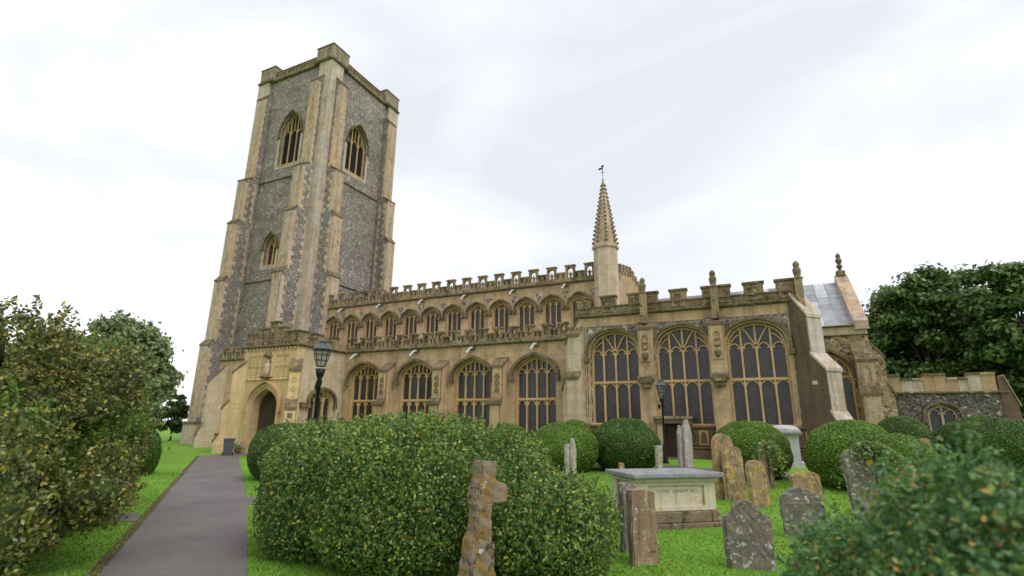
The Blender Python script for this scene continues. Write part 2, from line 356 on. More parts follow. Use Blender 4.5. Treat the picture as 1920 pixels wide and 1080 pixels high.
def strip(name, A, B, mat, dz):
    vs = []; fs = []; nn = 24
    for t in range(nn+1):
        q = t/nn*(len(A)-1); i = min(int(q), len(A)-2); f = q-i
        a = A[i].lerp(A[i+1], f); b = B[i].lerp(B[i+1], f)
        for k in range(5): p = a.lerp(b, k/4); vs.append((p.x, p.y, gh(p.x, p.y)+dz))
    for t in range(nn):
        for k in range(4): fs.append((t*5+k, t*5+k+1, (t+1)*5+k+1, (t+1)*5+k))
    me = bpy.data.meshes.new(name); me.from_pydata(vs, [], fs)
    return tag(link(name, me, mat), kind='structure')
pl, plt = ghit(185, 1080), ghit(374, 855); pr_, prt = ghit(463, 1080), ghit(447, 856)
pm = ghit(464, 938)
ext = lambda a, b, k: a+(a-b)*k
PA = [ext(pl, plt, .35), pl, pl.lerp(plt, .5), plt, Vector((-31.6, 24.35, 0))]
PB = [ext(pr_, pm, .75), pr_, pm, prt, Vector((-28.3, 24.35, 0))]
strip('path', PA, PB, 'tarmac', .012)
ed = (plt-pl).normalized(); en = Vector((-ed.y, ed.x, 0))
strip('path_edge_soil', [a+en*.16 for a in PA[:4]], [a-en*.04 for a in PA[:4]], 'soil', .006)
b1 = ghit(262, 972); strip('path_branch', [ghit(262, 963), ghit(120, 957)], [ghit(254, 979), ghit(100, 971)], 'tarmac', .008)
strip('path_branch', [ghit(455, 932), ghit(500, 931), ghit(640, 925)], [ghit(455, 946), ghit(500, 947), ghit(640, 942)], 'tarmac', .008)
strip('chapel_path', [Vector((-14, 24.4, 0)), Vector((-4, 23.2, 0)), Vector((1.0, 21.8, 0)), Vector((7, 20.6, 0))], [Vector((-14, 22.9, 0)), Vector((-4, 21.6, 0)), Vector((1.0, 20.0, 0)), Vector((7, 18.6, 0))], 'tarmac', .012)

# ================================================================== the church
church = thing('church', (-22, 36, 0), 'large medieval flint and limestone church with tall square west tower', 'church')
def part(mb, name, mat, parent=None, **k): return mb.build(name, mat, parent or church, **k)

def window(F, cx, w, z0, zs, za, c=.8, lights=4, transom=None, style='panel', glass_d=-.40, mw=.09, hood=True, hood_label=None, mat='mullion', pane='leaded_glass', hood_w=.16, hood_out=.22):
    poly = arch(cx, w, z0, zs, za, c)
    p = MB(); p.bar(F, [(a+(.05 if a < cx-1e-3 else -.05 if a > cx+1e-3 else 0), b-(.05 if b > zs else 0)) for a, b in poly], .10, glass_d-.05, glass_d+.17)
    p.fbox(F, cx-w/2, cx+w/2, z0-.02, z0+.1, glass_d-.05, .06)
    win = part(p, 'window', mat)
    lw = w/lights; hd0, hd1 = glass_d-.02, glass_d+.14
    for i in range(1, lights):
        x = cx-w/2+i*lw; top = arch_z(poly, x)
        MB().fbox(F, x-mw/2, x+mw/2, z0+.1, top-.02, hd0, hd1).build('mullion', mat, win)
    tiers = [zs+(za-zs)*(.05 if style != 'chapel' else -.05)]+([transom] if transom else [])
    for tz in ([transom] if transom else []):
        MB().fbox(F, cx-w/2+.04, cx+w/2-.04, tz, tz+.12, hd0, hd1+.02).build('transom', mat, win)
    t1 = t = MB(); t2 = MB()
    for k, tz in enumerate(tiers):
        t = t2 if k else t1
        for i in range(lights):
            xl = cx-w/2+i*lw+mw*.3; xr = xl+lw-mw*.6; xm = (xl+xr)/2
            rise = lw*(.62 if style != 'round' or k == 0 else .3)
            if k == 1 and style == 'chapel': rise = lw*.45
            rise = min(rise, .55)
            zb = tz-rise if k else tz-rise*.35; zt = zb+rise
            lim = min(arch_z(poly, min(max(xm, cx-w/2+.02), cx+w/2-.02)), 99)-.04
            zt = min(zt, lim)
            pts = []
            for q in range(7):
                s_ = q/6; pts.append((xl+(xm-xl)*(s_**1.6), zb+(zt-zb)*(1-(1-s_)**1.7)))
            pts2 = pts+[(2*xm-a, b) for a, b in reversed(pts[:-1])]
            pts2 = [(a, min(b, arch_z(poly, min(max(a, cx-w/2+.03), cx+w/2-.03))-.03)) for a, b in pts2]
            t.bar(F, pts2, .055, hd0+.01, hd1-.02)
            # cusps
            for sg in ((-1, 1) if not (style == 'chapel' and k) else ()):
                a = xm+sg*(xr-xl)*.36; b = zb+(zt-zb)*.42
                if b < arch_z(poly, a)-.05: t.bar(F, [(a+sg*.03, b+.05), (a-sg*.07, b-.03)], .05, hd0+.01, hd1-.03)
            if k == 0 and style in ('panel', 'clere', 'belfry') and arch_z(poly, xm)-zt > .12:
                t.fbox(F, xm-.026, xm+.026, zt, arch_z(poly, xm)-.02, hd0, hd1-.02)
    t = t1
    if style == 'chapel':                # two big intersecting arches over pairs of lights
        zb = zs-.0
        for sg in (-1, 1):
            base = (cx, zs+.1)
            pts = []
            for q in range(9):
                s_ = q/8; x = cx+sg*lw*1.15*(s_**.8); z = zs+.05+(za-zs)*.86*(1-(1-s_)**2.0)
                pts.append((x, min(z, arch_z(poly, x)-.04)))
            t.bar(F, pts, .065, hd0, hd1)
            pts = []
            for q in range(7):
                s_ = q/6; x = cx+sg*lw*(2-.92*s_); z = zs-.1+(za-zs)*.62*(1-(1-s_)**1.8)
                pts.append((x, min(z, arch_z(poly, min(max(x, cx-w/2+.03), cx+w/2-.03))-.04)))
            t.bar(F, pts, .06, hd0, hd1-.01)
    for tq, nm in ((t, 'tracery'), (t2, 'transom_tracery')):
        if tq.v: tq.build(nm, mat, win)
    for i in range(lights):
        xl, xr = cx-w/2+i*lw, cx-w/2+(i+1)*lw
        segs = [(z0+.08, transom+.03), (transom+.09, None)] if transom else [(z0+.08, None)]
        for a, b in segs:
            if b: q = [(xl, a), (xr, a), (xr, b), (xl, b)]
            else:
                up = [(xl+(xr-xl)*k/6, arch_z(poly, xl+(xr-xl)*k/6)) for k in range(7)]
                if i == 0: up[0] = (xl, zs)
                if i == lights-1: up[-1] = (xr, zs)
                q = [(xl, a), (xr, a)]+list(reversed(up))
            if pane == 'louvre_shade':
                for z in np.arange(a+.1, zs+(za-zs)*.35, .3):
                    MB().hexa([F(xl+.04, z, glass_d), F(xr-.04, z, glass_d), F(xr-.04, z-.16, glass_d+.1), F(xl+.04, z-.16, glass_d+.1), F(xl+.04, z+.04, glass_d), F(xr-.04, z+.04, glass_d), F(xr-.04, z-.12, glass_d+.1), F(xl+.04, z-.12, glass_d+.1)]).build('louvre_slat', 'slat', win)
            d = (glass_d-.25 if pane == 'louvre_shade' else glass_d)+random.uniform(-.006, .006)
            MB().plate(F, q, [], d-.01, d).build('pane', pane, win)  # behind louvre slats: black sheet painted for the unlit belfry's shade
    if hood:
        hp = arch(cx, w+.34, zs-.25, zs, za+.17, c)
        h = MB(); h.bar(F, hp, hood_w, -.03, hood_out)
        for sg in (-1, 1): h.fbox(F, cx+sg*(w/2+.17)-.13, cx+sg*(w/2+.17)+.13, zs-.45, zs-.2, -.02, hood_out+.03)
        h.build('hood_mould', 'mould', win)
        # splayed outer order of the reveal
        sp = arch(cx, w+.13, z0+.02, zs, za+.065, c); MB().bar(F, sp, .07, -.25, -.06).build('jamb', mat, win)
    return win, poly
def opening(cx, w, z0, zs, za, c): return arch(cx, w, z0, zs, za, c)
def string(F, u0, u1, z, h=.16, out=.16, mat='mould', parent=None):
    m = MB(); pr = [(0, 0), (out*.55, 0), (out, h*.35), (out, h*.65), (0, h)]
    vs = [F(u0, z+b, a-.02) for a, b in pr]+[F(u1, z+b, a-.02) for a, b in pr]; n = len(pr)
    m.add(vs, [tuple(range(n)), tuple(range(2*n-1, n-1, -1))]+[(i, (i+1) % n, (i+1) % n+n, i+n) for i in range(n)])
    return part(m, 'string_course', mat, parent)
def buttress(o, N2, w, stages, mat, z0=0., so=.45, parent=None, cap_mat='mould', name='buttress', front=None):
    """stages: [(top_z, projection)...] from the bottom up; o = centre of its root on the wall"""
    Nn = Vector((N2[0], N2[1], 0)).normalized(); U = Vector((-Nn.y, Nn.x, 0)); O = Vector((o[0], o[1], 0))
    F = frame(O.x, O.y, U, Nn)
    prof = [(-.3, z0), (stages[0][1], z0)]; caps = []
    for i, (zt, p) in enumerate(stages):
        nxt = stages[i+1][1] if i+1 < len(stages) else 0
        prof += [(p, zt), (nxt, zt+so*(1 if i+1 < len(stages) else 1.5))]; caps.append((p, zt, nxt, zt+so*(1 if i+1 < len(stages) else 1.5)))
    prof += [(-.3, prof[-1][1])]
    n = len(prof); m = MB()
    m.add([F(-w/2, b, a) for a, b in prof]+[F(w/2, b, a) for a, b in prof], [tuple(range(n)), tuple(range(2*n-1, n-1, -1))]+[(i, (i+1) % n, (i+1) % n+n, i+n) for i in range(n)])
    b = part(m, name, mat, parent)
    for p, zt, q, zu in caps:
        c = MB(); e = .07; t = .09
        vs = []
        for u in (-w/2-e, w/2+e): vs += [F(u, zt-.1, p+e), F(u, zt+.05, p+e), F(u, zu+t, q-.02), F(u, zu-.06, q-.02)]
        c.add(vs, [(0,1,2,3), (7,6,5,4), (0,4,5,1), (1,5,6,2), (2,6,7,3), (3,7,4,0)])
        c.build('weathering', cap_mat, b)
    if front:
        zb = z0+.0
        for i, (zt, p) in enumerate(stages):
            MB().fbox(F, -w/2+.0, w/2-.0, zb, zt-.1, p-.05, p+.025).build('facing', front, b); zb = zt+so
    b['_F'] = 0; del b['_F']
    return b, F
QM = {}
def quoins(F, u, sgn, z0, z1, parent, h=.46, lens=(.34, .62), d=.022, mat='quoin', cnt=[0], extra=None):
    z = z0; i = random.randint(0, 1)
    while z+h <= z1+.05:
        hh = h*random.choice((.85, 1., 1.)); l = lens[i % 2]; key = (i % 2, round(hh, 2), round(lens[0], 2), mat)
        z2 = min(z+hh, z1)
        if key not in QM: QM[key] = MB().box(0, l, -d, .06, .008, hh-.008).mesh('quoin_stone')
        if cnt[0] < 300:
            o = link('quoin_stone', QM[key], mat, parent); cnt[0] += 1
            U = F.U*sgn; Nn = F.N; P = F(u, z, 0)
            o.matrix_local = Matrix(((U.x, -Nn.x, 0, P.x), (U.y, -Nn.y, 0, P.y), (0, 0, 1, P.z), (0, 0, 0, 1)))
        else:
            QX.fbox(F, min(u, u+sgn*l), max(u, u+sgn*l), z+.008, z+hh-.008, -.06, d)
        z += hh; i += 1
QX = MB()

# ---------------- tower
TX0, TX1, TY0, TY1 = -49.5, -38.2, 34.0, 45.3; TTOP = 39.7
ZS = [9.1, 15.6, 21.9, 26.9]; PJ = [2.45, 2.05, 1.68, 1.28, .55]
FSt, FEt = FS(TY0+.35), FE(TX1-.35)
FNt = frame(0, TY1-.35, (1, 0, 0), (0, 1, 0)); FWt = frame(TX0+.35, 0, (0, 1, 0), (-1, 0, 0))
bs = opening(-43.5, 3.05, 28.5, 32.4, 34.9, .62); sm = opening(-44.2, 1.7, 17.3, 19.5, 20.7, .75); be = opening(39.2, 3.05, 28.5, 32.2, 34.6, .62)
tw = part(MB().plate(FSt, [(TX0+.35, 0), (TX1-.35, 0), (TX1-.35, TTOP), (TX0+.35, TTOP)], [bs, sm], -1.1, 0), 'tower_wall', 'flint')
tag(tw, 'flint south face of the tower')
te = part(MB().plate(FEt, [(TY0+1.45, 0), (TY1-.35, 0), (TY1-.35, TTOP), (TY0+1.45, TTOP)], [be], -1.1, 0), 'tower_wall', 'flint')
part(MB().plate(FNt, [(TX0+.35, 0), (TX1-1.45, 0), (TX1-1.45, TTOP), (TX0+.35, TTOP)], [], -1, 0), 'tower_wall', 'flint')
part(MB().plate(FWt, [(TY0+1.45, 0), (TY1-1.35, 0), (TY1-1.35, TTOP), (TY0+1.45, TTOP)], [], -1, 0), 'tower_wall', 'flint')
part(MB().box(TX0+1.5, TX1-1.5, TY0+1.5, TY1-1.5, 16, 16.2).box(TX0+1.5, TX1-1.5, TY0+1.5, TY1-1.5, 39.3, 39.5), 'tower_floor', 'lead_dark')
window(FSt, -43.5, 3.05, 28.5, 32.4, 34.9, .62, 3, None, 'belfry', -.5, .11, True, pane='louvre_shade')
window(FEt, 39.2, 3.05, 28.5, 32.2, 34.6, .62, 3, None, 'belfry', -.5, .11, True, pane='louvre_shade')
window(FSt, -44.2, 1.7, 17.3, 19.5, 20.7, .75, 2, None, 'panel', -.5, .13, True)
# pale ashlar rims round the tower openings
for F, cx, w, z0, zs, za, c in ((FSt, -43.5, 3.05, 28.5, 32.4, 34.9, .62), (FEt, 39.2, 3.05, 28.5, 32.2, 34.6, .62), (FSt, -44.2, 1.7, 17.3, 19.5, 20.7, .75)):
    part(MB().plate(F, arch(cx, w+.62, z0-.3, zs, za+.32, c), [arch(cx, w+.02, z0-.0, zs, za+.01, c)], -.05, .02), 'window_surround', 'pier_stone')
for sx, X in ((1, TX1), (-1, TX0)):
    for sy, Y in ((-1, TY0), (1, TY1)):
        x0, x1 = sorted((X, X-sx*1.75)); y0, y1 = sorted((Y, Y-sy*1.75))
        pier = part(MB().box(x0, x1, y0, y1, 0, TTOP), 'corner_pier', 'pier_stone')
        vis = not (sx < 0 and sy > 0)
        for axis in (0, 1):
            if axis == 0: o = (X-sx*(.9+.62), Y); n2 = (0, sy)
            else: o = (X, Y-sy*(.9+.62)); n2 = (sx, 0)
            b, F = buttress(o, n2, 1.24, list(zip(ZS, PJ))+[(37.2, PJ[4])], 'flint', 0, .5, front='front_stone')
            p0 = MB(); p0.fbox(F, -.62-.22, .62+.22, 0, 1.75, -.2, PJ[0]+.25); pb = p0.build('buttress_plinth', 'pier_stone', b)
            MB().fbox(F, -.62-.28, .62+.28, 1.75, 1.95, -.2, PJ[0]+.31).build('plinth_mould', 'mould', b)
            if vis:
                zb = 1.95
                for zt, p in list(zip(ZS, PJ))+[(37.2, PJ[4])]:
                    for su in (-1, 1):
                        # which side is visible: the one facing the camera
                        Fs = frame(*(F(su*.62, 0, 0))[:2], F.N, F.U*su)
                        toc = Vector((0, 0, 0))-F(su*.62, 0, p)
                        if toc.dot(F.U*su) <= 0: continue
                        if p > .9:
                            quoins(Fs, p, -1, zb+.35, zt-.12, b)
                            quoins(Fs, 0, 1, zb+.35, zt-.12, b, lens=(.12, .34), mat='pier_stone')
                        else: quoins(Fs, p, -1, zb+.4, zt, b, lens=(.2, .3))
                    zb = zt
string(FSt, TX0+1.7, TX1-1.7, ZS[3]); string(FSt, TX0+1.7, TX1-1.7, ZS[1]+.1)
string(FEt, TY0+1.7, TY1-1.7, ZS[3]); string(FEt, TY0+1.7, TY1-1.7, ZS[1]+.1)
part(MB().box(TX0+.2, TX1-.2, TY0+.15, TY0+.5, 0, 1.8), 'tower_plinth', 'pier_stone')
# string, parapet and corner turrets
def ring(F, u0, u1, z): string(F, u0, u1, z, .26, .22)
for F, a, b in ((FS(TY0), TX0, TX1), (FE(TX1), TY0, TY1)):
    ring(F, a-.02, a+2.4, TTOP); ring(F, b-2.4, b+.02, TTOP)
    G = frame(F.O.x-F.N.x*.3, F.O.y-F.N.y*.3, F.U, F.N); ring(G, a+2.4, b-2.4, TTOP)
    pw = part(MB().fbox(G, a+2.3, b-2.3, TTOP+.2, TTOP+1.15, -.5, -.02), 'parapet', 'mould')  # dark backing colour stands in for shade in the shallow shield recesses
    n = 15; st = (b-a-4.8)/n
    for i in range(n):                     # row of shield panels
        u = a+2.4+(i+.5)*st; z = TTOP+.24
        MB().plate(G, [(u-st/2+.01, z), (u+st/2-.01, z), (u+st/2-.01, z+.86), (u-st/2+.01, z+.86)], [[(u-.13, z+.7), (u-.13, z+.38), (u, z+.2), (u+.13, z+.38), (u+.13, z+.7)]], -.03, .05).build('shield_panel', 'parapet', pw)
    MB().fbox(G, a+2.35, b-2.35, TTOP+1.13, TTOP+1.24, -.55, .1).build('coping', 'mould', pw)
for X, sx in ((TX1, 1), (TX0, -1)):
    for Y, sy in ((TY0, -1), (TY1, 1)):
        x0, x1 = sorted((X-sx*.04, X-sx*2.4)); y0, y1 = sorted((Y-sy*.04, Y-sy*2.4))
        t = part(MB().box(x0, x1, y0, y1, TTOP+.1, 41.62), 'corner_turret', 'turret_stone')
        MB().box(x0-.06, x1+.06, y0-.06, y1+.06, 41.62, 41.78).build('coping', 'mould', t)
        for F, a, b in ((FS(y0), x0, x1), (FE(x1), y0, y1)):
            for i in range(3):
                u = a+(i+.5)*(b-a)/3; MB().plate(F, [(u-.34, 40.2), (u+.34, 40.2), (u+.34, 41.4), (u-.34, 41.4)], [[(u-.2, 41.2), (u-.2, 40.75), (u, 40.45), (u+.2, 40.75), (u+.2, 41.2)]], -.01, .04).build('panel', 'turret_stone', t)
part(MB().tube([(-43.8, 39.6, 39.5), (-43.8, 39.6, 46.2)], [.05, .03], 6), 'flagpole', 'spout')

# ---------------- nave with clerestory
NY, NX0, NX1 = 35.2, -37.0, -8.7; NS = 12.25; NYN = 44.1
Fn = FS(NY); cw = [-35.34+i*2.163 for i in range(12)]
nholes = [opening(x, 1.45, 8.45, 10.75, 11.33, .68) for x in cw]
part(MB().plate(Fn, [(NX0, 0), (NX1, 0), (NX1, NS), (NX0, NS)], nholes, -.9, 0), 'clerestory_wall', 'ashlar')
part(MB().box(NX0+1.3, NX1, NYN, NYN+.8, 0, NS+.9), 'north_wall', 'ashlar')
Fne = FE(NX1)
part(MB().plate(Fne, [(NY+.9, 0), (NYN, 0), (NYN, NS+.7), ((NY+NYN)/2, NS+1.6), (NY+.9, NS+.7)], [], -.8, 0), 'nave_gable', 'ashlar')
for i in range(9):
    y = NY+1.3+i*.95; zc = NS+.7+.9*(1-abs(y-(NY+NYN)/2)/((NYN-NY)/2)); part(MB().box(NX1-.7, NX1+.05, y-.3, y+.3, zc-.3, zc+.42), 'merlon', 'parapet')
for x in cw: window(Fn, x, 1.45, 8.45, 10.75, 11.33, .68, 3, None, 'clere', -.34, .08, True, hood_w=.12)
for i in range(13):                          # flushwork panels between the window heads
    x = cw[0]-1.08+i*2.163
    part(MB().plate(Fn, [(x-.3, 11.72), (x+.3, 11.72), (x+.06, 11.15), (x-.06, 11.15)], [], -.02, .012), 'flint_panel', 'flushwork')
string(Fn, NX0, NX1, NS, .2, .2)
part(MB().hexa([(NX0, NY+.8, NS+.1), (NX1-.8, NY+.8, NS+.1), (NX1-.8, NYN, NS+.1), (NX0, NYN, NS+.1), (NX0, (NY+NYN)/2-.05, NS+.5), (NX1-.8, (NY+NYN)/2-.05, NS+.5), (NX1-.8, (NY+NYN)/2+.05, NS+.5), (NX0, (NY+NYN)/2+.05, NS+.5)]), 'nave_roof', 'lead_dark')
def trefoil_hole(u, z0, z1, w): return [(u-w/2, z0), (u+w/2, z0)]+[(u+w/2*math.cos(q), z1-w/2+w/2*math.sin(q)) for q in (0, .5, 1.05, 1.57, 2.1, 2.64, 3.14)]
Fp = FS(NY-.05)
pitch = 1.497
np_ = part(MB().fbox(Fp, NX0+.02, NX1-.1, NS+.18, NS+.34, -.28, .0), 'nave_parapet', 'parapet')
# one parapet bay: pierced merlon with half a crenel on either side
u = 0; zb, zc, zt = NS+.34, NS+.82, NS+1.33
bay = MB(); F0 = FS(0)
bay.plate(F0, [(-pitch/2, zb), (pitch/2, zb), (pitch/2, zc), (.36, zc), (.36, zt), (-.36, zt), (-.36, zc), (-pitch/2, zc)], [trefoil_hole(0, zb+.12, zt-.13, .42), [(-.62, zb+.08), (-.46, zb+.08), (-.46, zc-.1), (-.62, zc-.1)], [(.46, zb+.08), (.62, zb+.08), (.62, zc-.1), (.46, zc-.1)]], -.24, -.02)
bay.fbox(F0, -.42, .42, zt, zt+.1, -.3, .05); bay.fbox(F0, -pitch/2, -.36, zc, zc+.08, -.28, .04); bay.fbox(F0, .36, pitch/2, zc, zc+.08, -.28, .04)
bay.plate(F0, [(-.05, zb+.12), (.05, zb+.12), (.09, zb+.34), (.17, zb+.42), (.06, zb+.48), (0, zb+.62), (-.06, zb+.48), (-.17, zb+.42), (-.09, zb+.34)], [], -.2, -.06)
bay.fbox(F0, -.66, -.42, zb+.05, zc-.06, -.2, -.14); bay.fbox(F0, .42, .66, zb+.05, zc-.06, -.2, -.14)
bme = bay.mesh('merlon')
for i in range(18):
    o = link('merlon', bme, 'parapet', np_); o.location = (-10.77-i*pitch, NY-.05, 0)

# ---------------- aisle
AY, AX0, AX1, AS = 28.9, -41.4, -9.4, 6.93
Fa = FS(AY); aw = [-25.55, -21.13, -16.74, -12.4]; WW = 2.66
ah = [opening(x, WW, 1.1, 5.05, 6.08, .66) for x in aw]+[opening(-36.6, 2.5, 1.1, 4.6, 5.5, .82), opening(-30, 2.2, .05, 2.4, 3.2, .8)]
part(MB().plate(Fa, [(AX0, 0), (AX1, 0), (AX1, AS), (AX0, AS)], ah, -.8, 0), 'aisle_wall', 'ashlar')
part(MB().box(AX0, AX0+.8, AY+.8, NY, 0, AS+.3), 'aisle_end_wall', 'ashlar_pale')
part(MB().hexa([(AX0, AY+.3, AS-.3), (AX1, AY+.3, AS-.3), (AX1, NY, AS-.3), (AX0, NY, AS-.3), (AX0, AY+.3, AS+.05), (AX1, AY+.3, AS+.05), (AX1, NY, 8.0), (AX0, NY, 8.0)]), 'aisle_roof', 'lead_dark')
for x in aw: window(Fa, x, WW, 1.1, 5.05, 6.08, .66, 4, 3.5, 'panel', -.42, .085, True, hood_w=.17, hood_out=.26)
window(Fa, -36.6, 2.5, 1.1, 4.6, 5.5, .82, 4, 3.2, 'panel', -.42, .085, True)
string(Fa, AX0, -32.5, AS, .2, .22); string(Fa, -27.5, AX1-.9, AS, .2, .22)
part(MB().fbox(Fa, AX0, -32.7, .2, .95, -.1, .18).fbox(Fa, -27.4, AX1, .0, .8, -.1, .18), 'aisle_plinth', 'ashlar_pale')
string(Fa, AX0, -32.7, .95, .16, .28)
for x in (-23.33, -18.93, -14.56):
    b, F = buttress((x, AY), (0, -1), .66, [(3.25, 1.05), (5.5, .78)], 'ashlar', 0, .36, front='ashlar')
    MB().fbox(F, -.27, -.22, 3.9, 5.2, .78, .85).fbox(F, .22, .27, 3.9, 5.2, .78, .85).build('panel_frame', 'mullion', b)
    for z in (4.05, 4.45, 4.85): MB().plate(F, [(-.18, z), (0, z-.16), (.18, z), (0, z+.22)], [[(-.09, z), (0, z-.07), (.09, z), (0, z+.12)]], .78, .84).build('carving', 'mould', b)
    MB().fbox(F, -.5, .5, 3.2, 3.42, 1.0, 1.2).build('offset_mould', 'mould', b)
apar = part(MB().fbox(Fa, AX0, -32.7, AS+.18, AS+.3, -.25, .04).fbox(Fa, -27.4, AX1-.9, AS+.18, AS+.3, -.25, .04), 'aisle_parapet', 'parapet')
ab = MB(); ap = 1.095; zb, zc, zt = AS+.3, AS+.68, AS+1.02
ab.plate(F0, [(-ap/2, zb), (ap/2, zb), (ap/2, zc), (.27, zc), (.27, zt), (-.27, zt), (-.27, zc), (-ap/2, zc)], [[(-.12, zb+.1), (.12, zb+.1), (.15, zb+.3), (.08, zt-.1), (-.08, zt-.1), (-.15, zb+.3)], [(-.47, zb+.06), (-.34, zb+.06), (-.34, zc-.06), (-.47, zc-.06)], [(.34, zb+.06), (.47, zb+.06), (.47, zc-.06), (.34, zc-.06)]], -.2, .05)
ab.fbox(F0, -.33, .33, zt, zt+.1, -.26, .12); ab.fbox(F0, -ap/2, -.27, zc, zc+.08, -.24, .1); ab.fbox(F0, .27, ap/2, zc, zc+.08, -.24, .1)
ab.fbox(F0, -ap/2, ap/2, zb, zc, -.2, -.1)
abm = ab.mesh('merlon')
x = -27.0
while x < AX1-1.0: o = link('merlon', abm, 'parapet', apar); o.location = (x, AY, 0); x += ap
x = -33.3
while x > AX0: o = link('merlon', abm, 'parapet', apar); o.location = (x, AY, 0); x -= ap
# west corner buttress of the aisle
buttress((AX0+.5, AY+.1), (-.55, -1), 1.1, [(1.0, 1.35), (5.2, 1.05)], 'ashlar_pale', 0, .9)
# lead water spouts
for x, z, y, l in [(a, 6.5, AY-.15, .5) for a in (-26.4, -21.2, -16.8, -12.35)]+[(a, 11.85, NY-.12, .42) for a in (-34.4, -30.0, -25.5, -21.3, -16.95, -12.65)]:
    sp = part(MB().tube([(x+.05, y+.2, z+.36), (x, y-l*.4, z+.26), (x-.1, y-l, z-.1)], .075, 8), 'rain_spout', 'spout')
    MB().box(x-.16, x+.2, y-.02, y+.2, z+.2, z+.48).build('spout_head', 'mould', sp)

# ---------------- porch
PY, PX0, PX1 = 24.5, -32.6, -27.5; PC = -30.0
Fp_ = FS(PY); Fpe = FE(PX1)
door = arch(PC, 2.35, .02, 3.0, 4.2, .72)
part(MB().plate(Fp_, [(PX0, 0), (PX1, 0), (PX1, AS), (PX0, AS)], [door], -.6, 0), 'porch_front', 'porch_stone')
part(MB().plate(Fpe, [(PY+.6, 0), (AY, 0), (AY, AS), (PY+.6, AS)], [opening(26.95, 2.1, 1.4, 3.4, 4.15, .8)], -.5, 0), 'porch_side', 'ashlar_pale')
part(MB().box(PX0, PX0+.5, PY+.6, AY, 0, AS), 'porch_side', 'ashlar_pale')
part(MB().box(PX0+.5, PX1-.5, PY+.6, AY-.01, 6.2, 6.5), 'porch_roof', 'lead_dark')
part(MB().box(PX0+.5, PX1-.5, PY+.6, AY-.01, .0, .03), 'porch_floor', 'plinth')
window(Fpe, 26.95, 2.1, 1.4, 3.4, 4.15, .8, 3, None, 'clere', -.3, .12, True)
dd = part(MB().plate(Fa, arch(PC, 2.1, .06, 2.4, 3.15, .8), [], -.4, -.3), 'door', 'oak')
for i in range(6): MB().fbox(Fa, PC-.98+i*.33, PC-.7+i*.33, .1, 2.3, -.31, -.27).build('plank', 'oak', dd)
MB().tube([(PC+.7, AY+.22, 1.2), (PC+.7, AY+.2, 1.35)], .03, 6).build('handle', 'iron', dd)
nb = part(MB().box(PX1-1.7, PX1-.8, AY-.12, AY-.06, .9, 1.9), 'notice_board', 'oak')
for k in range(3): MB().box(PX1-1.65+k*.29, PX1-1.4+k*.29, AY-.14, AY-.125, 1.15+.05*k, 1.55+.05*k).build('notice', 'paper', nb)
# door mouldings
for k, (w, o) in enumerate(((2.42, .06), (2.66, .13), (2.9, .2))):
    part(MB().bar(Fp_, arch(PC, w, .02, 3.02, 4.22+.12*k, .72), .10, -.1+.02*k, o*.7), 'door_moulding', 'porch_stone' if k != 1 else 'mullion')
hm = arch(PC, 3.15, 2.7, 3.02, 4.66, .72); part(MB().bar(Fp_, hm, .13, -.02, .24), 'hood_mould', 'mullion')
# square-headed string and panel tracery over the door, niche with a figure
string(Fp_, PX0+.5, PX1-.6, 4.72, .13, .12, 'porch_stone')
for i in range(9):
    u = PX0+.75+i*.44
    if abs(u-PC) < .5: continue
    pn = MB().fbox(Fp_, u-.18, u-.14, 4.9, 6.45, -.01, .05)
    pn.fbox(Fp_, u+.14, u+.18, 4.9, 6.45, -.01, .05)
    pn.bar(Fp_, [(u-.16, 5.55), (u-.08, 5.68), (u, 5.73), (u+.08, 5.68), (u+.16, 5.55)], .05, -.01, .05).bar(Fp_, [(u-.16, 6.3), (u-.08, 6.43), (u, 6.48), (u+.08, 6.43), (u+.16, 6.3)], .05, -.01, .05)
    part(pn, 'tracery_panel', 'porch_stone')
ni = part(MB().plate(Fp_, [(PC-.42, 4.95), (PC+.42, 4.95), (PC+.42, 6.3), (PC+.2, 6.62), (PC, 6.78), (PC-.2, 6.62), (PC-.42, 6.3)], [[(PC-.26, 5.05), (PC+.26, 5.05), (PC+.26, 6.0), (PC, 6.3), (PC-.26, 6.0)]], -.02, .12), 'niche', 'porch_stone')
MB().lathe((PC, PY-.3, 4.8), [(.18, 0), (.34, .12), (.3, .2)], 8).build('pedestal', 'mould', ni)
part(MB().lathe((PC, PY-.16, 5.0), [(.19, 0), (.17, .35), (.19, .62), (.2, .78), (.08, .86), (.1, .93), (.115, 1.0), (.1, 1.08), (.04, 1.13)], 10), 'statue', 'statue', smooth=True)
MB().lathe((PC, PY-.2, 6.25), [(.3, 0), (.34, .1), (.22, .3), (.05, .55), (.02, .62)], 6).build('canopy', 'mould', ni)
string(Fp_, PX0-.05, PX1+.05, AS, .2, .22); string(Fpe, PY-.05, AY, AS, .2, .22)
for i in range(14): part(MB().fbox(Fp_, PX0+.25+i*.355-.06, PX0+.25+i*.355+.06, AS-.17, AS-.02, -.01, .1), 'boss', 'porch_stone')
pp = part(MB().plate(Fp_, [(PX0, AS+.18), (PX1, AS+.18), (PX1, AS+.98), (PX1-1.35, AS+.98), (PX1-1.35, AS+1.3), (PC+.42, AS+1.3), (PC+.42, AS+1.72), (PC-.42, AS+1.72), (PC-.42, AS+1.3), (PX0+1.2, AS+1.3), (PX0+1.2, AS+.98), (PX0, AS+.98)], [], -.3, .02), 'porch_parapet', 'parapet')
for a, b, z in ((PX0-.05, PX0+1.22, .98), (PX0+1.15, PC-.4, 1.3), (PC-.47, PC+.47, 1.72), (PC+.4, PX1-1.3, 1.3), (PX1-1.4, PX1+.05, .98)): MB().fbox(Fp_, a, b, AS+z, AS+z+.1, -.35, .1).build('coping', 'mould', pp)
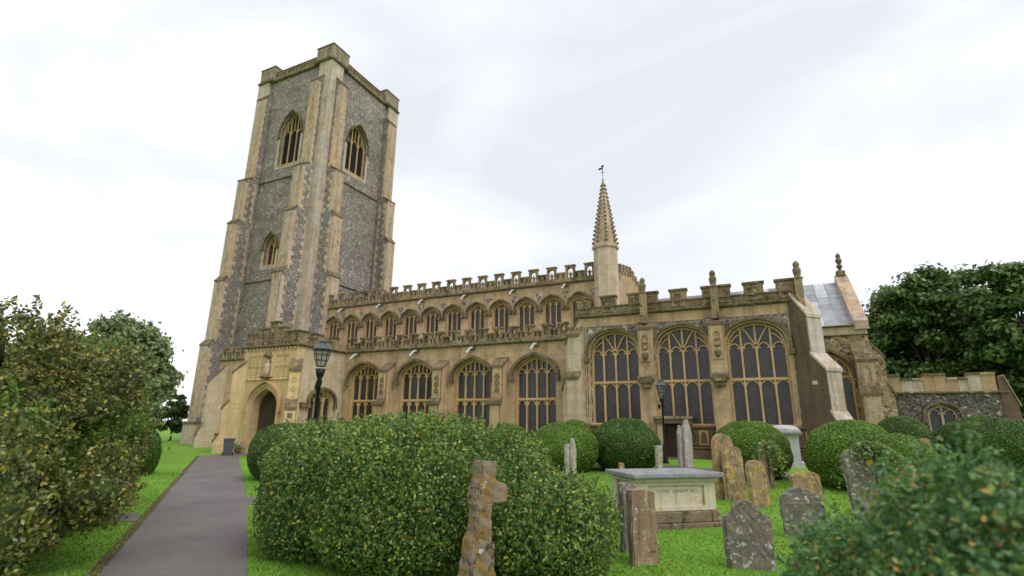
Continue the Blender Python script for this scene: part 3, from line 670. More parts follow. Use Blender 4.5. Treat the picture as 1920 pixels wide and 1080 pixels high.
for i in range(16):
    u = PX0+.2+i*.312
    for z in (AS+.28, AS+.66): MB().bar(Fp_, [(u-.1, z), (u-.1, z+.16), (u, z+.27), (u+.1, z+.16), (u+.1, z)], .05, 0, .075).build('carving', 'parapet', pp)
for i in range(8):
    u = PC-1.1+i*.31; MB().plate(Fp_, [(u-.1, AS+1.02), (u, AS+.92), (u+.1, AS+1.02), (u, AS+1.25)], [[(u-.04, AS+1.03), (u, AS+.98), (u+.04, AS+1.03), (u, AS+1.13)]], 0, .07).build('carving', 'parapet', pp)
pe = part(MB().plate(Fpe, [(PY+.3, AS+.18), (AY, AS+.18), (AY, AS+.62), (28.1, AS+.62), (28.1, AS+.95), (27.4, AS+.95), (27.4, AS+.62), (26.6, AS+.62), (26.6, AS+.95), (25.7, AS+.95), (25.7, AS+.62), (25.3, AS+.62), (25.3, AS+.98), (PY+.3, AS+.98)], [], -.3, .02), 'porch_parapet', 'parapet')
for a, b, z in ((24.5, 25.35, .98), (25.65, 26.65, .95), (27.35, 28.15, .95), (25.3, 25.7, .62), (26.6, 27.4, .62)): MB().fbox(Fpe, a, b, AS+z, AS+z+.09, -.35, .09).build('coping', 'mould', pe)
for X, sx in ((PX0, -1), (PX1, 1)):
    b, F = buttress((X-sx*.12, PY+.12), (sx, -1), .62, [(.75, 1.3), (2.9, 1.05), (5.3, .72)], 'porch_stone', 0, .5)
    for z in (3.5, 4.1, 4.7): MB().plate(F, [(-.17, z), (0, z-.18), (.17, z), (0, z+.24)], [[(-.09, z), (0, z-.09), (.09, z), (0, z+.13)]], .71, .77).build('carving', 'mullion', b)
    for z in (1.3, 1.8, 2.3): MB().fbox(F, -.14, .14, z, z+.28, 1.04, 1.09).build('carving', 'mould', b)
part(MB().fbox(Fp_, PX0, PC-1.6, .0, .75, -.1, .14).fbox(Fp_, PC+1.6, PX1, 0, .75, -.1, .14), 'porch_plinth', 'porch_stone')
part(MB().fbox(Fpe, PY, AY, 0, .75, -.1, .14), 'porch_plinth', 'ashlar_pale')
cb_ = part(MB().fbox(Fpe, 25.1, 25.55, 3.0, 3.3, -.02, .22), 'corbel', 'mould')

# ---------------- chapel
CY, CX0, CX1, CS = 27.8, -9.35, 1.95, 7.93
Fc = FS(CY); cwn = [-7.24, -3.66, -.19]; CW = 2.68
ch = [opening(x, CW, 2.1, 5.9, 7.1, .93) for x in cwn]
part(MB().plate(Fc, [(CX0, 0), (CX1, 0), (CX1, CS), (CX0, CS)], ch, -.8, 0), 'chapel_wall', 'flushwork')
part(MB().box(CX0, CX0+.7, CY+.8, NY, 0, CS+.6), 'chapel_end_wall', 'ashlar_pale')
part(MB().box(CX1-.7, CX1, CY+.8, NY+.2, 0, CS+.6), 'chapel_end_wall', 'rubble')
part(MB().box(CX0+.7, CX1-.7, CY+.8, NY, CS-.1, CS+.1), 'chapel_roof', 'lead_dark')
for x in cwn:
    window(Fc, x, CW, 2.1, 5.9, 7.1, .93, 4, 4.28, 'chapel', -.42, .09, True, hood_w=.13, hood_out=.2)
    for w, d, z in ((CW+.32, .035, .16), ): part(MB().plate(Fc, arch(x, CW+.3, 2.1, 5.9, 7.1+.15, .93), [arch(x, CW+.01, 2.09, 5.9, 7.105, .93)], -.02, .03), 'window_surround', 'ashlar')
part(MB().fbox(Fc, CX0, CX1, 7.42, CS, -.05, .025), 'frieze', 'ashlar')
part(MB().fbox(Fc, CX0, CX1, .0, 1.0, -.1, .26), 'chapel_plinth', 'plinth')
string(Fc, CX0, CX1, 1.95, .18, .24, 'plinth'); string(Fc, CX0, CX1, 1.0, .14, .34, 'plinth')
part(MB().fbox(Fc, CX0, CX1, 1.14, 1.95, -.1, .1), 'base_panel_band', 'dark_stone')
for i in range(22):
    u = CX0+.3+i*.51; part(MB().plate(Fc, [(u-.22, 1.2), (u+.22, 1.2), (u+.22, 1.9), (u-.22, 1.9)], [arch(u, .3, 1.26, 1.6, 1.84, .6, 4)], .09, .15), 'base_panel', 'plinth' if i % 3 else 'vestry_block')
string(Fc, CX0-.05, CX1, CS, .2, .22)
cp = part(MB().fbox(Fc, CX0-.05, CX1-.1, CS+.2, CS+.55, -.3, .0), 'chapel_parapet', 'parapet')
MB().fbox(Fc, CX0-.05, CX1-.1, CS+.55, CS+.63, -.34, .07).build('coping', 'mould', cp)
for a, b in ((-9.3, -8.6), (-7.9, -7.05), (-6.34, -4.76), (-4.1, -3.26), (-2.48, -1.11), (-.49, .42), (.97, 1.85)):
    m = MB().fbox(Fc, a, b, CS+.63, CS+1.12, -.28, .02).build('merlon', 'parapet', cp); MB()
    k = MB().fbox(Fc, a-.06, b+.06, CS+1.12, CS+1.22, -.34, .09).build('coping', 'mould', cp)
    n = max(1, round((b-a)/.8))
    for i in range(n):
        u = a+(i+.5)*(b-a)/n; w = (b-a)/n*.38
        MB().plate(Fc, [(u-w, CS+.28), (u+w, CS+.28), (u+w, CS+1.02), (u-w, CS+1.02)], [[(u-w*.7, CS+.4), (u, CS+.34), (u+w*.7, CS+.4), (u+w*.7, CS+.85), (u, CS+.98), (u-w*.7, CS+.85)]], .0, .055).build('carved_panel', 'parapet', cp)
for a, b in ((-8.6, -7.9), (-7.05, -6.34), (-4.76, -4.1), (-3.26, -2.48), (-1.11, -.49), (.42, .97)):
    for i in range(2):
        u = a+(i+.5)*(b-a)/2; MB().plate(Fc, [(u-.14, CS+.385), (u, CS+.24), (u+.14, CS+.385), (u, CS+.53)], [[(u-.07, CS+.385), (u, CS+.31), (u+.07, CS+.385), (u, CS+.46)]], 0, .055).build('lozenge', 'parapet', cp)
def pinnacle(x, y, z):
    p = part(MB().box(x-.17, x+.17, y-.17, y+.17, CS-.6, z), 'pinnacle', 'parapet')
    MB().lathe((x, y, z), [(.22, 0), (.24, .08), (.13, .12), (.17, .3), (.19, .5), (.12, .6), (.15, .7), (.14, .82), (.05, .92)], 8).build('finial_figure', 'mould', p, smooth=True)
for x in (-5.45, -1.87): pinnacle(x, CY-.35, 8.95)
pinnacle(1.95, CY-.2, 9.0)
for x in (-5.45, -1.92):
    b, F = buttress((x, CY), (0, -1), .74, [(1.0, .95), (4.35, .62), (7.1, .5)], 'ashlar', .2, .22)
    MB().fbox(F, -.30, .30, 4.2, 4.5, .5, .95).fbox(F, -.24, .24, 3.95, 4.2, .5, .88).build('pedestal', 'mould', b)
    MB().plate(F, [(-.27, 5.3), (.27, 5.3), (.27, 6.9), (-.27, 6.9)], [arch(0, .36, 5.85, 6.45, 6.7, .6, 4)], .49, .56).build('niche_panel', 'ashlar', b)
    for z in (6.0, 6.3): MB().lathe((x, CY-.52, z-.1), [(.05, 0), (.13, .08), (.05, .18)], 6).build('carving', 'parapet', b)
    MB().lathe((x, CY-.55, 5.35), [(.04, 0), (.14, .12), (.17, .3), (.1, .42)], 8).build('corbel', 'mould', b)
# flushwork strips either side
for x0, x1 in ((-9.3, -8.78), (1.3, 1.85)):
    for i in range(9):
        z = 2.25+i*.6
        part(MB().plate(Fc, [(x0, z), (x1, z), (x1, z+.58), (x0, z+.58)], [[(x0+.06, z+.06), (x0+.2, z+.06), (x0+.2, z+.46), (x0+.13, z+.54), (x0+.06, z+.46)], [(x1-.2, z+.06), (x1-.06, z+.06), (x1-.06, z+.46), (x1-.13, z+.54), (x1-.2, z+.46)]], -.02, .035), 'flushwork_panel', 'ashlar')
buttress((CX0+.15, CY+.35), (-1, -.0), .8, [(4.0, 1.0), (6.6, .8)], 'ashlar_pale', 0, .9)
b, F = buttress((CX0-.05, CY+.05), (-.25, -1), .75, [(4.6, .45), (7.0, .3)], 'ashlar_pale', 0, .3)
b, F = buttress((CX1-.1, CY+.1), (1, -1), .85, [(2.0, 1.75), (4.6, 1.35), (7.15, .72)], 'dark_stone', 0, .75, front='pier_stone', cap_mat='pier_stone')  # dark sides, pale front: shade on the south-west side put into colour
MB().fbox(F, -.46, -.42, 3.95, 4.12, .6, .85).build('plaque', 'plaque', b)
# little priest's doorway in front of the middle window
dcx, dy = -4.25, 26.9
dc = part(MB().box(dcx-.75, dcx-.42, dy, CY+.05, .3, 2.2).box(dcx+.42, dcx+.75, dy, CY+.05, .3, 2.2), 'priest_porch', 'vestry_block')
MB().box(dcx-.85, dcx+.85, dy-.1, CY+.05, 2.2, 2.42).build('lintel', 'dark_stone', dc); MB().box(dcx-.9, dcx+.9, dy-.16, CY+.05, 2.42, 2.55).build('coping', 'parapet', dc)
MB().box(dcx-.42, dcx+.42, dy+.3, dy+.36, .4, 2.2).build('door', 'oak', dc); MB().box(dcx-.7, dcx+.7, dy-.3, dy+.2, .35, .62).build('step', 'plinth', dc)

# ---------------- rood stair turret with crocketed spirelet
tx, ty = -9.5, NY-.05
tu = part(MB().lathe((tx, ty, 0), [(.9, 7.5), (.88, 12.8), (.86, 14.45), (.98, 14.5), (1.0, 14.66), (.9, 14.72)], 8, R(22.5)), 'stair_turret', 'ashlar_pale')
spire = MB().lathe((tx, ty, 0), [(.9, 14.72), (.08, 20.0), (.1, 20.1), (.03, 20.2)], 8, R(22.5)).build('spirelet', 'front_stone', tu)
crk = MB().lathe((0, 0, 0), [(.02, -.09), (.09, -.02), (.07, .07), (.015, .11)], 5).mesh('crocket')
for k in range(8):
    a = R(22.5)+k*math.pi/4
    for j in range(15):
        z = 14.95+j*.33; r = .9+(.08-.9)*(z-14.72)/(20-14.72)+.03
        o = link('crocket', crk, 'mould', tu); s = 1.15-.5*j/15; o.matrix_local = Matrix.Translation((tx+r*math.cos(a), ty+r*math.sin(a), z)) @ Matrix.Scale(s, 4)
vane = MB().tube([(tx, ty, 20.1), (tx, ty, 21.35)], .02, 6).tube([(tx-.2, ty, 20.7), (tx+.2, ty, 20.7)], .015, 5).tube([(tx, ty-.2, 20.7), (tx, ty+.2, 20.7)], .015, 5)
vane.lathe((tx, ty, 21.2), [(.02, -.1), (.1, -.04), (.1, .04), (.02, .1)], 8); vane.box(tx-.32, tx-.02, ty-.01, ty+.01, 20.95, 21.1)
vane.build('weather_vane', 'iron', tu)

# ---------------- chancel
HX1 = 5.6; HY = NY; RZ, EZ = 11.55, 7.85; RY = 39.65
Fh = FS(HY)
part(MB().plate(Fh, [(CX1, 0), (HX1, 0), (HX1, EZ-.5), (CX1, EZ-.5)], [opening(3.55, 2.1, 1.6, 4.9, 6.3, .72)], -.8, 0), 'chancel_wall', 'rubble')
window(Fh, 3.55, 2.1, 1.6, 4.9, 6.3, .72, 3, 4.9, 'panel', -.35, .12, True, hood_w=.16)
part(MB().bar(Fh, [(3.55+.35*math.cos(q), 5.55+.25*math.sin(q)) for q in np.linspace(0, 6.0, 12)], .07, -.36, -.22, closed=True), 'tracery', 'mullion')
part(MB().fbox(Fh, NX1, HX1, EZ-.5, EZ-.05, -.6, .03), 'eaves_band', 'ashlar_pale'); string(Fh, CX1, HX1+.02, EZ-.07, .14, .2); string(Fh, CX1, HX1, EZ-.58, .1, .1)
part(MB().plate(FE(HX1-.004), [(HY+.81, 0), (RY*2-HY, 0), (RY*2-HY, EZ), (RY, RZ), (HY+.81, EZ+.75)], [], -.6, 0), 'chancel_gable', 'rubble')
rs = Vector((0, RY-HY, RZ-EZ)); rl = rs.length
rf = part(MB().hexa([(NX1, HY+.05, EZ-.1), (HX1-.6, HY+.05, EZ-.1), (HX1-.6, RY, RZ-.12), (NX1, RY, RZ-.12), (NX1, HY+.05, EZ), (HX1-.6, HY+.05, EZ), (HX1-.6, RY, RZ-.02), (NX1, RY, RZ-.02)]), 'chancel_roof', 'lead2')
part(MB().hexa([(NX1, RY, RZ-.12), (HX1-.6, RY, RZ-.12), (HX1-.6, RY*2-HY, EZ-.1), (NX1, RY*2-HY, EZ-.1), (NX1, RY, RZ-.02), (HX1-.6, RY, RZ-.02), (HX1-.6, RY*2-HY, EZ), (NX1, RY*2-HY, EZ)]), 'chancel_roof', 'lead2')
x = HX1-.62; i = 0
while x > -1:
    w = .68; cuts = [0, .36+.1*(i % 3), .72-.08*(i % 2), 1]
    for k in range(3):
        a, b = cuts[k], cuts[k+1]; q = [(x-w+.02, a), (x-.02, a), (x-.02, b-.004), (x-w+.02, b-.004)]; e0, e1 = .03-.008*k*0, .06
        pt = lambda X, t, e: (X, HY+.03+(RY-HY)*t, EZ+.0+(RZ-EZ-.02)*t+e)
        MB().hexa([pt(X, t, .012) for X, t in q]+[pt(X, t, .045+.015*(1-(t-a)/(b-a))) for X, t in q]).build('lead_sheet', 'lead%d' % random.choice((0, 1, 2, 3, 0)), rf)
    MB().tube([pt(x, 0, .05), pt(x, 1, .05)], .035, 6).build('roll_seam', 'lead0', rf)
    x -= w; i += 1
# gable coping and cross finial
cpg = part(MB().hexa([(HX1-.62, HY-.25, EZ-.25), (HX1+.1, HY-.25, EZ-.25), (HX1+.1, RY, RZ), (HX1-.62, RY, RZ), (HX1-.62, HY-.25, EZ+.25), (HX1+.1, HY-.25, EZ+.25), (HX1+.1, RY, RZ+.5), (HX1-.62, RY, RZ+.5)]).hexa([(HX1-.62, RY, RZ), (HX1+.1, RY, RZ), (HX1+.1, RY*2-HY, EZ-.25), (HX1-.62, RY*2-HY, EZ-.25), (HX1-.62, RY, RZ+.5), (HX1+.1, RY, RZ+.5), (HX1+.1, RY*2-HY, EZ+.25), (HX1-.62, RY*2-HY, EZ+.25)]), 'gable_coping', 'front_stone')
MB().box(HX1-.5, HX1, RY-.25, RY+.25, RZ+.4, RZ+.75).lathe((HX1-.25, RY, RZ+.75), [(.16, 0), (.09, .15), (.2, .35), (.1, .5), (.22, .75), (.12, .95), (.16, 1.1), (.04, 1.3)], 6).build('finial', 'mould', cpg)
b, F = buttress((HX1-.45, HY), (0, -1), .85, [(3.9, .95), (5.75, .8)], 'pier_stone', 0, .6, front='front_stone')
MB().plate(F, [(-.3, 4.35), (.3, 4.35), (.3, 5.55), (-.3, 5.55)], [arch(0, .34, 4.5, 5.1, 5.4, .6, 4)], .8, .87).build('niche_panel', 'ashlar', b)
buttress((HX1, HY+.5), (1, 0), .85, [(3.9, .8), (6.0, .6)], 'rubble', 0, .6)
# ---------------- vestry
VY, VX0, VX1, VS = 37.0, 5.61, 11.75, 4.0
Fv = FS(VY)
part(MB().plate(Fv, [(VX0, 0), (VX1, 0), (VX1, VS), (VX0, VS)], [opening(8.75, 1.35, 1.8, 2.85, 3.4, .75)], -.6, 0), 'vestry_wall', 'flint_dark')
part(MB().box(VX1-.6, VX1, VY+.6, 43, 0, VS+.8), 'vestry_end_wall', 'flint_dark'); part(MB().box(VX0, VX1-.6, VY+.6, 43, VS-.3, VS+.1), 'vestry_roof', 'lead_dark')
window(Fv, 8.75, 1.35, 1.8, 2.85, 3.4, .75, 2, None, 'plain', -.3, .11, True, hood_w=.12, hood_out=.12, mat='front_stone')
string(Fv, VX0, VX1, VS, .14, .16)
vp = part(MB().fbox(Fv, VX0, VX1-.01, VS+.1, VS+.2, -.3, -.02), 'vestry_parapet', 'vestry_block')
bx = VX0+.02; i = 0
for w, t in ((.75, 1), (.72, 1), (.55, 0), (.5, 0), (.5, 1), (.55, 1), (.5, 0), (.42, 0), (.6, 1), (.62, 1)):
    e = min(bx+w, VX1); MB().fbox(Fv, bx+.008, e-.008, VS+.14, VS+.78+.24*t, -.3, 0).build('ashlar_block', ('vestry_block', 'vestry_block', 'pier_stone', 'pier_stone', 'vestry_block')[i % 5], vp)
    MB().fbox(Fv, bx, e, VS+.78+.24*t, VS+.9+.24*t, -.36, .08).build('coping', 'mould' if i % 3 else 'front_stone', vp); bx = e; i += 1
buttress((VX1-.05, VY+.3), (1, 0), .7, [(1.6, 1.9), (3.4, .35)], 'dark_stone', 0, 1.0, cap_mat='front_stone')
if QX.v:
    q = QX.build('quoin_stones', 'quoin', church); q['kind'] = 'stuff'

# ================================================================== vegetation
def leaves(name, P, Nm, size, mat, parent=None, elong=1.7, tilt=.8, droop=0):
    n = len(P); r = rng.normal(size=(n, 3)); nn = Nm+r*tilt; nn /= np.linalg.norm(nn, axis=1)[:, None]
    t = np.cross(nn, rng.normal(size=(n, 3))); t[:, 2] -= droop; t /= np.linalg.norm(t, axis=1)[:, None]+1e-9
    b = np.cross(nn, t); s = size*rng.uniform(.65, 1.3, n)[:, None]
    V = np.empty((n, 4, 3), np.float32)
    V[:, 0] = P-t*s*.5*elong; V[:, 1] = P+b*s*.5+nn*s*.12; V[:, 2] = P+t*s*.5*elong; V[:, 3] = P-b*s*.5+nn*s*.12
    me = bpy.data.meshes.new(name); me.vertices.add(n*4); me.vertices.foreach_set('co', V.reshape(-1))
    me.loops.add(n*4); me.loops.foreach_set('vertex_index', np.arange(n*4, dtype=np.int32))
    me.polygons.add(n); me.polygons.foreach_set('loop_start', np.arange(0, n*4, 4, dtype=np.int32)); me.polygons.foreach_set('loop_total', np.full(n, 4, np.int32))
    me.update(); me.validate()
    return link(name, me, mat, parent)
def wob(D, seed, amp):
    r = np.random.default_rng(seed); o = np.zeros(len(D))
    for k in range(14):
        f = r.normal(size=3)*r.uniform(2, 7); o += np.sin(D@f+r.uniform(0, 6.28))/14**.5
    return 1+amp*o
def bush(label, lobes, leaf, dens, mat, cat='bush', name='clipped_bush', group=None, amp=.035, ex=2.4, depth=.12, sprigs=0, stem=True, tilt=.8, sprig_len=.22):
    """lobes: (x, y, z0, rx, ry, rz, yaw)"""
    root = thing(name, (lobes[0][0], lobes[0][1], gh(lobes[0][0], lobes[0][1])), label, cat, group)
    AllP, AllN = [], []; core = MB()
    fns = []
    for (x, y, z0, rx, ry, rz, yaw) in lobes:
        c = np.array([x, y, z0]); cs, sn = math.cos(yaw), math.sin(yaw); M = np.array([[cs, -sn, 0], [sn, cs, 0], [0, 0, 1]]); fns.append((c, M, np.array([rx, ry, rz])))
    def inside(P, k):
        c, M, r = fns[k]; q = (P-c)@M/r; return (np.abs(q)**ex).sum(1) < .93
    for k, (c, M, r) in enumerate(fns):
        area = 4*math.pi*((r[0]*r[1])**1.6/3+(r[0]*r[2])**1.6/3+(r[1]*r[2])**1.6/3)**(1/1.6)
        n = int(area*dens); D = rng.normal(size=(n, 3)); D /= np.linalg.norm(D, axis=1)[:, None]
        rad = 1/((np.abs(D)**ex).sum(1))**(1/ex)
        sh = 1-np.abs(rng.normal(size=n))*depth/max(r.mean(), .5)
        w = wob(D, 11+k*7+int(abs(c[0])*10), amp)
        Q = D*(rad*w*sh)[:, None]*r; Nn = np.sign(D)*np.abs(D)**(ex-1)/r; Nn /= np.linalg.norm(Nn, axis=1)[:, None]
        P = Q@M.T+c; Nn = Nn@M.T
        keep = P[:, 2] > gh(c[0], c[1])+.03
        for j in range(len(fns)):
            if j != k: keep &= ~inside(P, j)
        AllP.append(P[keep]); AllN.append(Nn[keep])
        # inner leafy mass, darker than most leaves: shade inside the bush painted in
        seg, rg = 20, 12; kk = len(core.v)
        for a in range(rg+1):
            for bb in range(seg):
                th = math.pi*a/rg; ph = 2*math.pi*bb/seg; d = np.array([math.sin(th)*math.cos(ph), math.sin(th)*math.sin(ph), math.cos(th)])
                rr = 1/((np.abs(d)**ex).sum())**(1/ex)*.93*wob(d[None], 11+k*7+int(abs(c[0])*10), amp)[0]; p = (d*rr*(r-min(.2, depth)))@M.T+c; p[2] = max(p[2], gh(c[0], c[1])-.05); core.v.append(tuple(p))
        for a in range(rg):
            for bb in range(seg): core.f.append((kk+a*seg+bb, kk+a*seg+(bb+1) % seg, kk+(a+1)*seg+(bb+1) % seg, kk+(a+1)*seg+bb))
    P = np.concatenate(AllP); Nn = np.concatenate(AllN)
    if sprigs:                              # fresh shoots standing out from the clipped surface
        w_ = np.clip(Nn[:, 2]+.55, .08, None)**1.2; idx = rng.choice(len(P), sprigs, p=w_/w_.sum())
        SP, SN = [], []
        for i in idx:
            d = Nn[i]*.6+np.array([0, 0, .7])+rng.normal(size=3)*.25; d /= np.linalg.norm(d); L = sprig_len*rng.uniform(.35, 1.1); m = int(6+L*45)
            tt = rng.uniform(0, 1, m)[:, None]; SP.append(P[i]+d*tt*L+rng.normal(size=(m, 3))*.014); SN.append(np.tile(d, (m, 1))*.3+rng.normal(size=(m, 3))*.7)
        P = np.concatenate([P]+SP); Nn = np.concatenate([Nn]+SN)
    leaves('foliage', P, Nn, leaf, mat, root, tilt=tilt)
    core.build('inner_foliage', mat+'_core', root, smooth=True)
    if stem:
        x, y = lobes[0][:2]; g = gh(x, y); MB().tube([(x, y, g-.05), (x+.03, y, g+.4), (x, y+.03, lobes[0][2])], [.14, .1, .05], 7).build('stem', 'bark', root)
    return root
for nm, c in (('box_leaf', (.05, .105, .028)), ('box_front', (.05, .12, .045)), ('yew_leaf', (.06, .165, .02)), ('yew_dark', (.04, .095, .022)), ('holly_leaf', (.08, .11, .035)), ('ivy_leaf', (.07, .12, .04))): simple(nm+'_core', c, .9, 0, .45, 14)  # darker greens for the cores, inner shade put into the colour
def lobe(px, dist, top_px, wpx, depth, h0=0., yaw=0, flat=1.0):
    """a lobe standing on the ground at a pixel column and distance, with its top at a pixel row and a pixel width"""
    g = gdist(px, dist); d = ray(px, 796); cosv = d.normalized().dot(_f); zt = topz(px, top_px, dist)
    w = wpx/FPX*dist*cosv*cosv if False else wpx*dist*d.normalized().dot(_f)**2/FPX/max(.4, 1)
    az = math.atan2(-g.x, g.y)
    rz = (zt-g.z)*.56*flat; 
    return (g.x, g.y, zt-rz, w/2, depth/2, rz, az+yaw)
# two big clipped box bushes in the foreground
bush('tall clipped box bush touching the tarmac path, left of the huge box bush', [lobe(622, 10.1, 790, 250, 2.9), lobe(725, 12.0, 788, 230, 2.6)], .034, 1500, 'box_leaf', name='box_bush', sprigs=900, tilt=.95, amp=.05, sprig_len=.17, depth=.16)
bush('huge sprouting box bush in the foreground behind the leaning stone cross', [lobe(790, 9.1, 789, 400, 3.2), lobe(925, 9.3, 815, 250, 2.6), lobe(1030, 8.2, 900, 240, 2.0)], .032, 2200, 'box_leaf', name='box_bush', sprigs=2600, tilt=1.0, amp=.055, sprig_len=.22, depth=.2)
bush('soft blurred leafy box bush close by in the lower right corner', [lobe(1800, 3.3, 893, 560, 2.2), lobe(1560, 3.9, 985, 300, 1.5), lobe(2010, 3.0, 842, 420, 2.0)], .021, 4200, 'box_front', name='box_bush', sprigs=1500, tilt=1.0, amp=.06, sprig_len=.17, depth=.15)
def yew(label, px, dist, top, w, depth, mat='yew_leaf', flat=1., yaw=0, **k): return bush(label, [lobe(px, dist, top, w, depth, yaw=yaw, flat=flat)], k.pop('leaf', .034), k.pop('dens', 1500), mat, name='yew_dome', group='clipped yew domes', amp=.025, ex=2.05, depth=.05, tilt=.85)
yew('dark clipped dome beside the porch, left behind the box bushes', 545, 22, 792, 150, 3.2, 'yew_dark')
yew('bright clipped yew dome nearest the right end of the huge box bush', 1055, 21.0, 793, 142, 3.2)
yew('small clipped yew dome half hidden between the two domes near the chapel corner', 1078, 24.5, 785, 72, 2.2)
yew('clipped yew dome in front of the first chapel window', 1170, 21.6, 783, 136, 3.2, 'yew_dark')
yew('low clipped dome top showing behind the crest of the huge box bush', 955, 22, 794, 90, 2.6)
yew('clipped yew dome behind the twin rounded headstones, before the third chapel window', 1403, 20.5, 788, 154, 3.2)
bush('largest clipped yew dome, behind the ivy-topped headstone on the right', [lobe(1590, 19.6, 786, 190, 3.6), lobe(1672, 19.4, 812, 160, 3.2)], .034, 1500, 'yew_leaf', name='yew_dome', group='clipped yew domes', amp=.025, ex=2.05, depth=.05, tilt=.85)
yew('clipped dome peeping up before the chancel corner behind the largest dome', 1690, 25.5, 779, 125, 3.0, 'yew_dark')
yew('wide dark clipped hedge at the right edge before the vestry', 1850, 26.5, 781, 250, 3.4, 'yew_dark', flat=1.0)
yew('dark clipped ball beside the path behind the variegated shrub', 280, 26, 802, 66, 2.6, 'yew_dark')
# the big variegated shrub on the left
SL = [lobe(20, 10.8, 600, 250, 3.4), lobe(105, 12.8, 650, 170, 3.2), lobe(172, 14.8, 655, 140, 3.4), lobe(232, 17.0, 700, 105, 3.0), lobe(20, 9.6, 760, 260, 2.4), lobe(190, 14.2, 790, 150, 2.4)]
rs_ = random.Random(5)
for k in range(34):
    L0 = SL[rs_.randrange(6)]; a = rs_.uniform(0, 6.28); e = rs_.uniform(-.5, 1.1); r_ = rs_.uniform(.38, .8)
    SL.append((L0[0]+L0[3]*.9*math.cos(a)*math.cos(e), L0[1]+L0[4]*.9*math.sin(a)*math.cos(e), max(.6, L0[2]+L0[5]*.9*math.sin(e)), r_, r_*.9, r_*.85, a))
def edge_px(L0):                       # photo column of a lobe's right-hand edge
    d = math.hypot(L0[0], L0[1]); rr = max(L0[3], L0[4])*1.12; v = Vector((L0[0]+L0[1]/d*rr, L0[1]-L0[0]/d*rr, L0[2]-CAMH)); return 960+FPX*v.dot(_r2)/v.dot(_f)
SL = SL[:6]+[q for q in SL[6:] if edge_px(q) < 300]
bush('big loose variegated yellow and green shrub left of the path', SL, .042, 1300, 'holly_leaf', cat='shrub', name='variegated_shrub', amp=.14, ex=2.0, depth=.42, sprigs=2600, tilt=1.0, sprig_len=.4)

def tree(label, px, dist, top, w_px, leaf, nclump, per, mat, group, trunk_h=.3, seed=1, flat=.55, name='tree', droop=0., gap=.0):
    g = gdist(px, dist); zt = topz(px, top, dist); H = zt-g.z; d = ray(px, 796); rw = w_px*dist*d.normalized().dot(_f)**2/FPX/2
    root = thing(name, g, label, 'tree', group); r = np.random.default_rng(seed)
    c0 = np.array([g.x, g.y, g.z+H*(trunk_h+(1-trunk_h)*.5)]); R3 = np.array([rw, rw*.9, H*(1-trunk_h)*.5])
    C = []
    while len(C) < nclump:
        q = r.normal(size=3); q /= np.linalg.norm(q); q *= r.uniform(.3, 1.)**.5
        if q[2] < -.8: continue
        C.append(c0+q*R3*(.92+.16*r.random()))
    C = np.array(C); tr = MB(); base = Vector((g.x, g.y, g.z-.1)); fork = Vector((g.x+.2, g.y, g.z+H*trunk_h))
    tr.tube([base, base.lerp(fork, .5)+Vector((.1, 0, 0)), fork], [H*.028, H*.022, H*.018], 8).build('trunk', 'bark', root)
    br = MB()
    for i in range(0, nclump, max(1, nclump//26)):
        e = Vector(C[i]); s = fork.lerp(Vector(c0), r.uniform(0, .5)); m = s.lerp(e, .5)+Vector((0, 0, .06*H*r.uniform(-.3, 1)))
        br.tube([s, s.lerp(m, .5), m, e], [H*.011, H*.009, H*.006, H*.002], 5, False)
    br.build('limbs', 'bark', root)
    P, Nn = [], []
    for c in C:
        s = rw*r.uniform(.10, .24); n = int(per*r.uniform(.6, 1.3)); q = r.normal(size=(n, 3))*.62
        q[:, 2] = np.where(q[:, 2] < 0, q[:, 2]*.5, q[:, 2])
        P.append(c+q*np.array([s, s, s*flat])); Nn.append(q*.6+np.array([0, 0, .6]))
    leaves('crown', np.concatenate(P), np.concatenate(Nn), leaf, mat, root, tilt=.8, droop=droop, elong=1.5)
    return root
TG = 'trees behind the church'
tree('dark spreading tree rising behind the vestry, with sky gaps', 1765, 62, 503, 290, .30, 130, 520, 'tree_dark', TG, .2, 3, .85)
tree('broad dark tree filling the gap between the spreading and the tallest tree', 1835, 68, 512, 230, .32, 110, 520, 'tree_dark', TG, .15, 27, .85)
tree('lower dark tree directly beside the chancel gable', 1660, 70, 548, 165, .34, 60, 480, 'tree_dark', TG, .2, 5, .85)
tree('tallest dark tree cut by the right edge of the view', 1950, 58, 478, 230, .32, 100, 520, 'tree_dark', TG, .1, 8, .85)
tree('pale grey green feathery tree behind the variegated shrub', 195, 33, 598, 235, .16, 120, 420, 'tree_grey', 'trees left of the tower', .2, 12, .9, droop=.6)
tree('second pale tree further back, next to the tower base', 268, 41, 655, 110, .18, 56, 380, 'tree_grey', 'trees left of the tower', .2, 14, .9, droop=.6)
tree('small dark tree at the foot of the tower', 322, 66, 738, 60, .26, 30, 420, 'tree_dark', 'trees left of the tower', .1, 15, .9)
tree('dark tree in the gap behind the left shrub', 215, 60, 735, 190, .3, 40, 420, 'tree_dark', 'trees left of the tower', .05, 19, .9)

